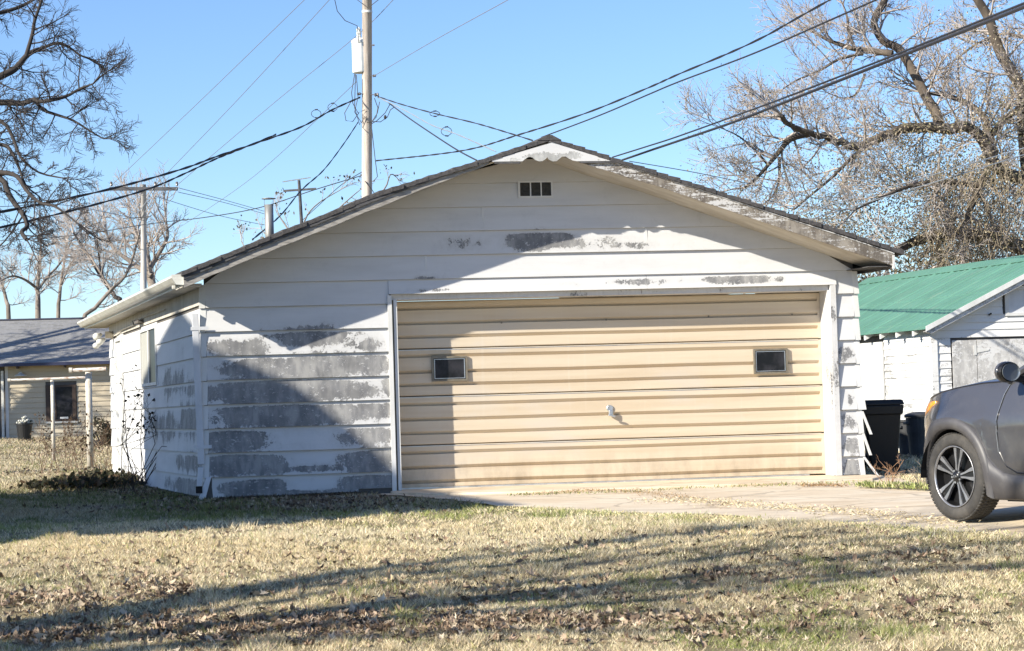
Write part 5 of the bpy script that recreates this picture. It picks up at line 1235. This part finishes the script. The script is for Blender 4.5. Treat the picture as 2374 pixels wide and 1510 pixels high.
# greenhouse
gh = MB()
def gp(x, t): return None
B_ = lambda x: (x, wid(x, shz(x)) - .01, shz(x))
side = [(-.62, 1.10), (-1.35, 1.56), (-2.2, 1.60), (-2.9, 1.55), (-3.35, 1.22)]
for sgn in (1, -1):
    base_ = [(-.62, sgn * .80, 1.10), (-1.35, sgn * .80, 1.13), (-2.2, sgn * .80, 1.17), (-2.9, sgn * .78, 1.17), (-3.40, sgn * .72, 1.16)]; top_ = [(-.66, sgn * .77, 1.12), (-1.45, sgn * .60, 1.55), (-2.2, sgn * .60, 1.60), (-2.9, sgn * .58, 1.55), (-3.38, sgn * .66, 1.20)]
    q = MB(); q.v += base_ + top_
    for i in range(4): q.f.append((i, i + 1, i + 6, i + 5) if sgn > 0 else (i + 5, i + 6, i + 1, i)); q.mi.append(0)
    obj('side_window', q, m_glass_dark, car)
    obj('window_frame', MB().tube([(-.60, sgn * .81, 1.10), (-1.45, sgn * .61, 1.56), (-2.2, sgn * .61, 1.61), (-2.9, sgn * .59, 1.56), (-3.4, sgn * .68, 1.2)], .035, .035, 8), m_paint, car)
q = MB(); q.v += [(-.55, .74, 1.12), (-.55, -.74, 1.12), (-1.45, -.58, 1.56), (-1.45, .58, 1.56), (-2.9, .57, 1.56), (-2.9, -.57, 1.56), (-2.2, .58, 1.63), (-2.2, -.58, 1.63), (-3.4, .64, 1.18), (-3.4, -.64, 1.18)]
q.f += [(0, 3, 2, 1), (4, 8, 9, 5)]; q.mi += [0, 0]; obj('windscreen', q, m_glass_dark, car)
q = MB(); q.v += [(-1.43, -.60, 1.56), (-1.43, .60, 1.56), (-2.2, .60, 1.62), (-2.2, -.60, 1.62), (-2.92, .59, 1.56), (-2.92, -.59, 1.56)]; q.f += [(0, 1, 2, 3), (3, 2, 4, 5)]; q.mi += [0, 0]; obj('roof', q, m_paint, car)
obj('dashboard', MB().box(-3.3, -.60, -.70, .70, .60, 1.09), m_blk, car)
# door mirror, its glass faces back towards us
mc = (-.80, 1.005, 1.165)
mr = obj('door_mirror', MB().ball(mc, .108, 16, 10, (.44, 1.0, .76)), m_paint, car, smooth=True)
obj('mirror_mount', MB().bar((-.78, .80, 1.10), (-.78, .93, 1.12), .07, .05), m_blk, mr, bevel=.01)
g_ = MB().lathe([(.001, .0), (.085, -.001), (.088, .012)], (0, 0, 0), (-1, 0, 0), 24, caps=False)
g_.v = [(mc[0] - .052 + v[0], mc[1] + v[1] * .98, mc[2] + v[2] * .78) for v in g_.v]; obj('mirror_glass', g_, m_mirror, mr)
g_ = MB().lathe([(.084, .0), (.100, .0), (.103, .03), (.095, .06)], (0, 0, 0), (-1, 0, 0), 24, caps=False)
g_.v = [(mc[0] - .072 + .06 - v[0] * -1 - .06 + .06 if False else mc[0] - .0 + v[0] * .9, mc[1] + v[1], mc[2] + v[2] * .79) for v in g_.v]; obj('mirror_rim', g_, m_blk, mr)
# wheels
TYR = [(.245, -.205), (.290, -.222), (.322, -.214), (.340, -.200), (.349, -.180), (.351, -.110), (.349, -.035), (.340, -.015), (.322, -.002), (.300, .005), (.270, .002), (.250, -.008), (.244, -.030)]
def tyre_mesh():
    q = MB().lathe(TYR, (0, 0, 0), (0, 1, 0), 72, caps=False)
    # tread blocks: small bars round the shoulder
    for k in range(72):
        a = 2 * math.pi * k / 72
        for (y, w_) in ((-.032, .04), (-.085, .04), (-.135, .04), (-.182, .04)):
            c, s_ = math.cos(a + y * 2), math.sin(a + y * 2)
            q.bar((c * .347, y - w_ / 2, s_ * .347), (c * .347, y + w_ / 2, s_ * .347), .021, .009, (c, 0, s_))
    return q.mesh('tyre', m_tyre, True)
ty = tyre_mesh()
def spoke_blade(a, spread):
    u = lambda r, t: (math.cos(a) * r - math.sin(a) * t, math.sin(a) * r + math.cos(a) * t)
    o1 = [(.045, spread * .10), (.10, spread * .30), (.165, spread * .62), (.232, spread * .74)]; o2 = [(.232, spread * 1.80), (.175, spread * 1.38), (.11, spread * .78), (.050, spread * .55)]
    P = []
    for r, t in o1 + o2: x_, z_ = u(r, t); P.append((x_, -.018 - .012 * (1 - r / .232), z_))
    if spread < 0: P = P[::-1]
    return MB().prism(P, (0, -.022, 0))
def make_wheel(ax, sgn):
    w = bpy.data.objects.new('wheel', None); COL.objects.link(w); w.parent = car; w.location = (ax, sgn * .885, .352); w.rotation_euler = (0, 0, 0 if sgn > 0 else math.pi)
    o = bpy.data.objects.new('tyre', ty); COL.objects.link(o); o.parent = w
    return w
import bmesh
rimq = MB().lathe([(.245, -.010), (.247, -.002), (.241, .0), (.236, -.004), (.233, -.014)], (0, 0, 0), (0, 1, 0), 60, caps=False)
rim_me = rimq.mesh('rim', m_rim, True)
disc_me = MB().lathe([(.001, -.085), (.229, -.085), (.2325, -.0145)], (0, 0, 0), (0, 1, 0), 40, caps=False).mesh('brake', m_blk)
hub_me = MB().lathe([(.001, -.012), (.030, -.013), (.034, -.018), (.052, -.030), (.058, -.06)], (0, 0, 0), (0, 1, 0), 24, caps=False).mesh('hub', m_blk, True)
bl = []
for k in range(5):
    a = math.pi / 2 + .2 + 2 * math.pi * k / 5
    for s_ in (.034, -.034): bl.append(spoke_blade(a, s_).mesh('spoke', m_rim))
blk_ = []
for k in range(5):
    a = math.pi / 2 + .2 + 2 * math.pi * k / 5
    q = MB().bar((math.cos(a) * .05, -.045, math.sin(a) * .05), (math.cos(a) * .23, -.04, math.sin(a) * .23), .045, .02, (0, 1, 0)); blk_.append(q.mesh('spoke_back', m_blk))
for ax in (0, RX):
    for sgn in (1, -1):
        w = make_wheel(ax, sgn)
        for nm, me in [('rim', rim_me), ('brake_disc', disc_me), ('hub_cap', hub_me)] + [('spoke', m_) for m_ in bl] + [('spoke_back', m_) for m_ in blk_]:
            o = bpy.data.objects.new(nm, me); COL.objects.link(o); o.parent = w
        for k in range(5):
            a = math.pi / 2 + .2 + math.pi / 5 + 2 * math.pi * k / 5
            if ax == 0 and sgn == 1:
                o = obj('lug_nut', MB().lathe([(.009, 0), (.009, .012)], (math.cos(a) * .048, -.032, math.sin(a) * .048), (0, 1, 0), 6), m_alu, w)
        if ax == 0 and sgn == 1:
            tc_ = bpy.data.curves.new('emblem', 'FONT'); tc_.body = 'KIA'; tc_.size = .026; tc_.extrude = .0008; tc_.align_x = 'CENTER'; tc_.align_y = 'CENTER'
            to = bpy.data.objects.new('emblem_tmp', tc_); COL.objects.link(to); bpy.context.view_layer.update()
            me = bpy.data.meshes.new_from_object(to.evaluated_get(bpy.context.evaluated_depsgraph_get())); bpy.data.objects.remove(to)
            me.materials.clear(); me.materials.append(m_alu)
            o = bpy.data.objects.new('emblem', me); COL.objects.link(o); o.parent = w; o.location = (0, -.0105, 0); o.rotation_euler = (math.pi / 2, 0, math.pi)

# ------------------------------------------------------------------ grass
def vnoise(x, y, f, seed=0):
    x = np.asarray(x) * f; y = np.asarray(y) * f; g_ = np.random.default_rng(seed).random((256, 256))
    xi = np.floor(x).astype(int); yi = np.floor(y).astype(int); u = x - xi; v = y - yi; u = u * u * (3 - 2 * u); v = v * v * (3 - 2 * v)
    a = g_[xi % 256, yi % 256]; b = g_[(xi + 1) % 256, yi % 256]; c = g_[xi % 256, (yi + 1) % 256]; d = g_[(xi + 1) % 256, (yi + 1) % 256]
    return (a * (1 - u) + b * u) * (1 - v) + (c * (1 - u) + d * u) * v
def frustum(n, D0, D1, p0, p1, power=1.0):
    """random spots of lawn in view between two distances"""
    D = (D0 ** power + (D1 ** power - D0 ** power) * NR.random(n)) ** (1 / power)
    px = NR.uniform(p0, p1, n)
    q = CAM[None, :2] + D[:, None] * (FW[None, :2] + ((px - 1187) / FPX)[:, None] * RT[None, :2]); return q[:, 0], q[:, 1], D
def lawn(x, y):
    ok = ~inpoly(x, y, DRIVE)
    sx_ = x - (S[0] / S[1]) * y
    ok &= ~((y > -.03) & (y < DEP * S[1] + .1) & (sx_ > -.02) & (sx_ < W + .02))
    ok &= ~((y > 9.45) & (x - SX * (y - 9.48) > 12.0)); ok &= y < 46.2
    return ok
STRAW = np.array([(.84, .73, .49), (.76, .65, .43), (.90, .83, .62), (.50, .41, .28)]); GREEN = np.array([(.30, .34, .11), (.40, .42, .16), (.20, .25, .08)])
def blades(name, x, y, D, hmin, hmax, wid_, lab):
    keep = lawn(x, y); x, y, D = x[keep], y[keep], D[keep]
    cl = vnoise(x, y, 7, 3) * .6 + vnoise(x, y, 19, 4) * .4; keep = NR.random(len(x)) < np.clip((cl - .30) * 3.0, .06, 1); x, y, D = x[keep], y[keep], D[keep]
    n = len(x); gn = vnoise(x, y, .55, 5) * .45 + vnoise(x, y, 2.3, 6) * .35 + vnoise(x, y, 8, 7) * .2
    edge = np.exp(-((y + 5.2) / .7) ** 2) * (x > 2) * .16 + np.exp(-((x + 2.2) ** 2 / 2 + (y + 6.2) ** 2 / 3)) * .25 + sstep(-5.2, -4.2, y) * (x < 2.8) * (y < 6) * .24 + np.exp(-((x - 3.6) ** 2 / 2.5 + (y + 11.5) ** 2 / .5)) * .14  # includes extra green over the shadow strip by the garage, deepening its shade
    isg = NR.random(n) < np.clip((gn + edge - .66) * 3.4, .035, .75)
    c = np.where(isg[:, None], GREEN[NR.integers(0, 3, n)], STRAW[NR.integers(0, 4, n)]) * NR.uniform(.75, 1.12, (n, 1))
    shade_tone = (sstep(-4.9, -3.6, y) * (x < 2.9) * (y < 50))[:, None] * (.55 + .45 * (y < 7))[:, None]; c = c * (1 - .42 * shade_tone); warm = vnoise(x, y, .9, 8)[:, None]; c = c * (1 - .14 * warm * np.array([[0, .4, 1.0]]))  # shade by the garage painted into blade colour; back yard toned down less
    h = NR.uniform(hmin, hmax, n) * (1 + .5 * (isg)) * (.45 + 1.2 * cl[keep] ** 1.5 + .9 * (vnoise(x, y, 3.1, 12) > .80)); a = NR.uniform(0, 2 * np.pi, n); ln = NR.uniform(.2, 1.5, n) * h
    w = wid_ * NR.uniform(.7, 1.3, n) * (D / 14); b = NR.uniform(0, 2 * np.pi, n); z = gz(x, y) - .004
    p0 = np.stack([x - np.cos(b) * w / 2, y - np.sin(b) * w / 2, z], 1); p1 = np.stack([x + np.cos(b) * w / 2, y + np.sin(b) * w / 2, z], 1); p2 = np.stack([x + np.cos(a) * ln, y + np.sin(a) * ln, z + h], 1)
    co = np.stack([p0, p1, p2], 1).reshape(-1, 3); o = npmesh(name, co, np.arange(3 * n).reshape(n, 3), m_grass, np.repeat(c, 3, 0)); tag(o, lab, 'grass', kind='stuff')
    return n
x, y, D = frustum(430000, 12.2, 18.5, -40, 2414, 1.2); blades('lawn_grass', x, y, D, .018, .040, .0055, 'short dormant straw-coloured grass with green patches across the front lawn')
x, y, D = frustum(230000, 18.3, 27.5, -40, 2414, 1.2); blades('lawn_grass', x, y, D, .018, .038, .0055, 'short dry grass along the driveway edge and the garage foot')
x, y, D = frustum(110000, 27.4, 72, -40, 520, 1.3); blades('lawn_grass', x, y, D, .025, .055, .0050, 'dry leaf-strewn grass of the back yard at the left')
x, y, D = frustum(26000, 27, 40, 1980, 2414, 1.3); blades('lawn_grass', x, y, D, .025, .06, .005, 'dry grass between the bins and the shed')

# ------------------------------------------------------------------ fallen leaves
def leaf_outline(kind, rr):
    if kind == 0: base_ = [(0, -1.25, 0), (.12, -.35, 0), (.75, -.62, .1), (.55, -.05, 0), (1.05, .25, .2), (.45, .35, 0), (.15, .95, .25), (-.10, .45, 0), (-.62, .85, .15), (-.5, .2, 0), (-1.0, .05, .2), (-.5, -.22, 0), (-.6, -.72, .1), (-.12, -.38, 0)]
    else: base_ = [(0, -1.0, .1), (.35, -.6, .05), (.55, 0, .12), (.4, .5, .05), (0, 1.0, .25), (-.42, .5, .05), (-.55, 0, .15), (-.35, -.6, .05)]
    cx_ = rr.uniform(.3, 1.5); cy_ = rr.uniform(-.5, 1.1); tw_ = rr.uniform(-.8, .8); sx_ = rr.uniform(.6, 1.0); dp_ = [1.0 if rr.random() > .25 else rr.uniform(.45, .7) for _ in base_]
    base_ = [(x * q * sx_, y * q, z) for (x, y, z), q in zip(base_, dp_)]
    out = []
    for x, y, z in base_: out.append((x * rr.uniform(.85, 1.1), y * rr.uniform(.85, 1.1), z + cx_ * x * x * .7 + cy_ * y * y * .5 + tw_ * x * y))
    return out
LCOL = [(.30, .21, .14), (.40, .30, .21), (.22, .155, .105), (.50, .40, .28), (.60, .50, .37), (.15, .105, .075), (.44, .32, .23), (.11, .08, .06)]
rr_ = random.Random(77); variants = []
for i in range(16):
    o_ = leaf_outline(i % 4 and (i % 2), rr_); v = [(0, 0, 0)] + o_; nf = len(o_)
    f = [(0, 1 + k, 1 + (k + 1) % nf) for k in range(nf)]; variants.append((np.array(v), np.array(f), np.array(LCOL[i % 8])))
def leaf_mesh(i):
    v, f, c = variants[i]; me = bpy.data.meshes.new('fallen_leaf'); me.from_pydata([tuple(p) for p in v], [], [tuple(q) for q in f.tolist()])
    ca = me.color_attributes.new('tint', 'FLOAT_COLOR', 'POINT'); t4 = np.ones((len(v), 4), np.float32); t4[:, :3] = c * np.where(np.arange(len(v))[:, None] == 0, .8, 1.0); ca.data.foreach_set('color', t4.ravel())
    me.materials.append(m_fallen); return me
lmesh = [leaf_mesh(i) for i in range(16)]
spots = []
def cluster(cx_, cy_, rx, ry, n, s0=.015, s1=.047, dark=0):
    c = hit(cx_, cy_); ex_ = hit(cx_ + rx, cy_)[:2] - c[:2]; ey_ = hit(cx_, max(1010, cy_ - ry))[:2] - c[:2]; ey2 = hit(cx_, min(1500, cy_ + ry))[:2] - c[:2]
    for k in range(n):
        a, b = NR.normal() * .55, NR.normal() * .55
        p = c[:2] + ex_ * a + (ey_ if b > 0 else ey2) * abs(b); spots.append((p[0], p[1], NR.uniform(s0, s1), dark))
for a_ in ((120, 1398, 160, 26, 520), (380, 1372, 110, 34, 280), (500, 1462, 210, 34, 800), (130, 1475, 190, 26, 520), (780, 1450, 140, 22, 560), (1020, 1455, 180, 28, 700), (1380, 1446, 290, 22, 760), (1680, 1338, 70, 14, 110),
           (220, 1340, 200, 30, 90), (880, 1380, 300, 40, 120), (1650, 1470, 200, 30, 140), (1900, 1420, 300, 60, 170), (2150, 1430, 220, 50, 130), (2000, 1300, 330, 30, 90), (1300, 1370, 250, 30, 90), (760, 1310, 300, 25, 60), (2150, 1290, 120, 14, 60), (1180, 1400, 500, 90, 200), (600, 1250, 500, 30, 90), (1500, 1260, 500, 30, 70), (1200, 1492, 1000, 14, 160)): cluster(*a_)
for cx_ in range(40, 2374, 230):
    for cy_ in (1245, 1290, 1335, 1385, 1440): cluster(cx_ + R.uniform(-60, 60), cy_ + R.uniform(-15, 15), 150, 22, R.randint(24, 56), .012, .034)
near_n = len(spots)
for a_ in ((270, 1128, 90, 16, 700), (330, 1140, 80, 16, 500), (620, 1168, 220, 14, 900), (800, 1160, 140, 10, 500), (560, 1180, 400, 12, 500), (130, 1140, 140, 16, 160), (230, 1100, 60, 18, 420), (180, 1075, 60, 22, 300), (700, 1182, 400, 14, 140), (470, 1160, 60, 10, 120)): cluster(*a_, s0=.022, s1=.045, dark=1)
for a_ in ((120, 1022, 150, 8, 500), (60, 1060, 120, 22, 320), (180, 1045, 90, 16, 420), (80, 1095, 110, 12, 220), (2090, 1062, 50, 8, 160), (2060, 1100, 60, 10, 60)): cluster(*a_, s0=.03, s1=.06)
spots = [s_ for s_ in spots if lawn(np.array([s_[0]]), np.array([s_[1]]))[0]]
Ds = np.array([np.dot(np.array([s_[0], s_[1], 0]) - CAM, FW) / s_[2] for s_ in spots]); order = np.argsort(Ds)
LAB = 'curled brown leaf lying in the dry front lawn'
def rotm(rr): return (Matrix.Rotation(rr.uniform(0, 6.28), 3, 'Z') @ Matrix.Rotation(rr.gauss(0, .65), 3, 'X') @ Matrix.Rotation(rr.gauss(0, .55), 3, 'Y'))
cnt = 0; vs, fs_, cs_ = [], [], []; off_ = 0
for rank, i in enumerate(order):
    x, y, s_, dk_ = spots[i]; z = float(gz(x, y)) + s_ * .12 + R.uniform(0, .022); vi = R.randrange(16)
    if cnt < 295:
        o = bpy.data.objects.new('fallen_leaf', lmesh[vi]); COL.objects.link(o); o.location = (x, y, z); o.rotation_euler = rotm(R).to_euler(); o.scale = (s_, s_, s_)
        tag(o, LAB, 'leaf', 'fallen leaves scattered on the front lawn'); cnt += 1
    else:
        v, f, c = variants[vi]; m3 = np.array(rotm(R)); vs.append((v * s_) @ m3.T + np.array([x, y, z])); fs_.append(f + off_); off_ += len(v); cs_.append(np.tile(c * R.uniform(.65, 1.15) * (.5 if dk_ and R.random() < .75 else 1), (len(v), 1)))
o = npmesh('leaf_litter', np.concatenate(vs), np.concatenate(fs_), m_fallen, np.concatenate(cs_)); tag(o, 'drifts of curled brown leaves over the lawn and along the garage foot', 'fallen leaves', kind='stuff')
# a few leaves that stand out singly
def bigleaf(px, py, s_, col, rot, lab, kind=0):
    p = hit(px, py); rr2 = random.Random(int(px)); ol = leaf_outline(kind, rr2); v = [(0, 0, 0)] + ol; me = bpy.data.meshes.new('fallen_leaf'); n_ = len(ol); me.from_pydata(v, [], [(0, 1 + k, 1 + (k + 1) % n_) for k in range(n_)])
    me.materials.append(M('leaf_' + lab.split()[0], col, .7, tuple(q * .75 for q in col), 1.5)); o = bpy.data.objects.new('fallen_leaf', me); COL.objects.link(o)
    o.location = (p[0], p[1], p[2] + s_ * .75); o.rotation_euler = rot; o.scale = (s_, s_, s_); tag(o, lab, 'leaf')
bigleaf(902, 1352, .062, (.62, .44, .27), (1.35, .1, .3), 'pale orange leaf standing upright in the middle of the lawn', 1)
bigleaf(2112, 1412, .060, (.10, .055, .045), (.9, .2, -.2), 'dark jagged leaf on the lawn below the car')
bigleaf(2040, 1446, .050, (.66, .58, .46), (.8, .5, .9), 'pale folded leaf near the lower right of the lawn', 1)
bigleaf(1232, 1352, .075, (.50, .36, .24), (.35, .1, .2), 'broad flat tan leaf lying left of the lawn centre')
bigleaf(2075, 1362, .055, (.30, .16, .10), (.9, .1, .6), 'reddish brown leaf standing below the car wheel')
bigleaf(1598, 1500, .055, (.68, .58, .44), (.6, .2, 1.6), 'pale leaf at the bottom edge of the lawn')
bigleaf(815, 1425, .060, (.60, .46, .32), (1.0, .2, .2), 'upright pale tan leaf above the left leaf drift', 1)

# ------------------------------------------------------------------ litter on the driveway
def litter(name, lab, path, n, spread, cols, s0, s1, dz=.02, tall=0.0):
    P = [hit(*p)[:2] for p in path]; T_ = NR.uniform(0, len(P) - 1.001, n); i = T_.astype(int); t = (T_ - i)[:, None]; P = np.array(P)
    q = P[i] * (1 - t) + P[i + 1] * t + NR.normal(size=(n, 2)) * np.array([spread, spread * 1.3]); s_ = NR.uniform(s0, s1, n)[:, None]
    th = NR.uniform(0, 2 * np.pi, n); ph = NR.normal(size=n) * .35 + tall; a = np.stack([np.cos(th) * np.cos(ph), np.sin(th) * np.cos(ph), np.abs(np.sin(ph))], 1); b = np.cross(a, NR.normal(size=(n, 3))); b /= np.linalg.norm(b, axis=1)[:, None]
    c0_ = np.concatenate([q, (gz(q[:, 0], q[:, 1]) + dz + NR.uniform(0, .014, n))[:, None]], 1)
    co = np.stack([c0_, c0_ + a * s_ * .5 + b * s_ * .12, c0_ + a * s_, c0_ + a * s_ * .5 - b * s_ * .12], 1).reshape(-1, 3)
    c = np.array(cols)[NR.integers(0, len(cols), n)] * NR.uniform(.7, 1.15, (n, 1)); o = npmesh(name, co, np.arange(4 * n).reshape(n, 4), m_fallen, np.repeat(c, 4, 0)); tag(o, lab, 'leaf litter', kind='stuff')
litter('leaf_litter', 'brown crumbled leaves lying across the driveway before the door', [(1240, 1153), (1340, 1144), (1420, 1142), (1500, 1149), (1600, 1162)], 1500, .10, [(.40, .27, .15), (.50, .37, .22), (.28, .18, .10)], .012, .035, tall=.3)
litter('dry_straw', 'strands of pale dry grass strewn over the driveway', [(1520, 1166), (1640, 1168), (1760, 1180), (1900, 1190), (2060, 1203), (2200, 1225)], 2600, .15, [(.64, .54, .34), (.72, .62, .42), (.42, .34, .2)], .015, .045)
litter('crack_grass', 'green and tan weeds along the joint of the apron', [(1180, 1156), (1300, 1152), (1450, 1148), (1600, 1140), (1750, 1134), (1850, 1131), (1990, 1126)], 700, .03, [(.30, .30, .12), (.5, .42, .24), (.2, .22, .08)], .02, .05, tall=.8)
litter('edge_weeds', 'low green weeds along the far edge of the driveway', [(2000, 1134), (2060, 1136), (2120, 1139), (2180, 1143)], 1600, .07, [(.22, .27, .08), (.34, .36, .14), (.5, .44, .26)], .03, .08, tall=.9)
litter('leaf_litter', 'bits of dead leaf blown against the garage door', [(1860, 1133), (1900, 1132), (1960, 1133)], 300, .05, [(.40, .27, .15), (.28, .18, .10)], .02, .05, tall=.4)
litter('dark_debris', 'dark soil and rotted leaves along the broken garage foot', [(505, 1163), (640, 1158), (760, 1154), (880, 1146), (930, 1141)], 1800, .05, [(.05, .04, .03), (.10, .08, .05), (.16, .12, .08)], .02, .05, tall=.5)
litter('edge_weeds', 'ragged grass fringe where the lawn meets the driveway', [(1165, 1182), (1400, 1194), (1650, 1204), (1900, 1218), (2130, 1236), (2374, 1256)], 7000, .13, [(.70, .60, .34), (.46, .45, .20), (.74, .66, .42)], .015, .040, dz=0, tall=.7)

# ------------------------------------------------------------------ weeds and bare shrubs
def stems(name, lab, cat, lines, r, mat, jit=0.0, group=None, leaf=None):
    rt = thing(name, lab, cat, group); T = Twigs(); RR = random.Random(len(lab))
    for L in lines:
        P = [Vector(at(*p)) for p in L]
        if len(P) == 2: P.insert(1, P[0].lerp(P[1], .5) + rv(RR) * (P[1] - P[0]).length * .08)
        T.tube(P, r, r * .5, 4); d = (P[-1] - P[-2]).normalized()
        for k in range(3): grow(T, P[-2].lerp(P[-1], RR.random()), (d + rv(RR) * .7).normalized(), (P[-1] - P[0]).length * .28, r * .55, 1, RR, .05, .4, (2, 3), .5, r * .4)
    npmesh('stems', np.array(T.v), np.array(T.f), mat, parent=rt)['kind'] = 'stuff'
    if leaf:
        tp = np.array([t[0][:] for t in T.tips]); leafcards('leaves', tp, np.tile(np.array([leaf]), (len(tp), 1)), .03, rt, m_leafcol)
    return rt
Rw = random.Random(4)
stems('bare_shrub', 'bare arching shrub stems growing up the side wall by the garage corner', 'shrub', [[(310 + i * 3, 1122, 29), (300 + Rw.uniform(-40, 90), Rw.uniform(1020, 1060), 29), (300 + Rw.uniform(-60, 130), Rw.uniform(930, 1010), 29)] for i in range(12)] +
      [[(300, 1120, 30), (292, 1000, 30), (286, 870, 30)], [(280, 1118, 30.5), (284, 1010, 30.5), (290, 900, 30.5)], [(320, 1112, 28), (375, 1035, 28), (440, 1036, 27.5)]], .006, m_bark_d, leaf=(.04, .035, .025))
stems('bare_shrub', 'tangle of thin brown stems round the clothesline posts', 'shrub', [[(Rw.uniform(90, 290), Rw.uniform(1085, 1115), 38), (0, 0, 0)] for i in range(0)] + [[(x0 := Rw.uniform(90, 290), Rw.uniform(1080, 1115), 40), (x0 + Rw.uniform(-22, 22), Rw.uniform(1030, 1060), 40), (x0 + Rw.uniform(-45, 45), Rw.uniform(965, 1040), 40)] for i in range(40)], .0055, M('brown_weed_stems', (.17, .11, .07), .9), leaf=(.08, .055, .035))
c = at(236, 1012, 62); bushy('shrub', 'dark twiggy shrub low against the tan house by the garage', 'shrub', (c[0], c[1], float(gz(c[0], c[1])) + .35), (.5, .4, .45), 700, [(.05, .05, .03), (.09, .08, .05)], .05, 14)
stems('dry_weed', 'reddish dry weed in front of the black wheeled bin', 'weed', [[(2060 + Rw.uniform(-12, 12), 1130, 23.6), (2060 + Rw.uniform(-30, 25), 1100, 23.6), (2060 + Rw.uniform(-50, 40), Rw.uniform(1060, 1095), 23.6)] for i in range(9)], .005, M('red_weed_stems', (.32, .19, .11), .9))
stems('dry_weed', 'thin dry weed between the bins and the car', 'weed', [[(2130 + Rw.uniform(-5, 5), 1130, 23.6), (2133 + Rw.uniform(-14, 14), 1100, 23.6), (2130 + Rw.uniform(-28, 20), Rw.uniform(1065, 1090), 23.6)] for i in range(4)], .004, m_bark_p)
stems('dry_weed', 'dead weed stalks at the foot of the left garage corner', 'weed', [[(x0 := Rw.uniform(180, 330), Rw.uniform(1125, 1150), 26), (x0 + Rw.uniform(-12, 12), Rw.uniform(1110, 1120), 26), (x0 + Rw.uniform(-22, 22), Rw.uniform(1085, 1110), 26)] for i in range(16)], .004, m_bark_d)

c = at(250, 1116, 30.5); bushy('ground_ivy', 'dark low mound of ivy and dead leaves at the foot of the side wall', 'ivy', (c[0] - .2, c[1], .06), (.95, 1.3, .17), 3200, [(.05, .05, .025), (.09, .08, .045), (.16, .11, .07), (.03, .035, .02)], .045, 60, stems_=False)
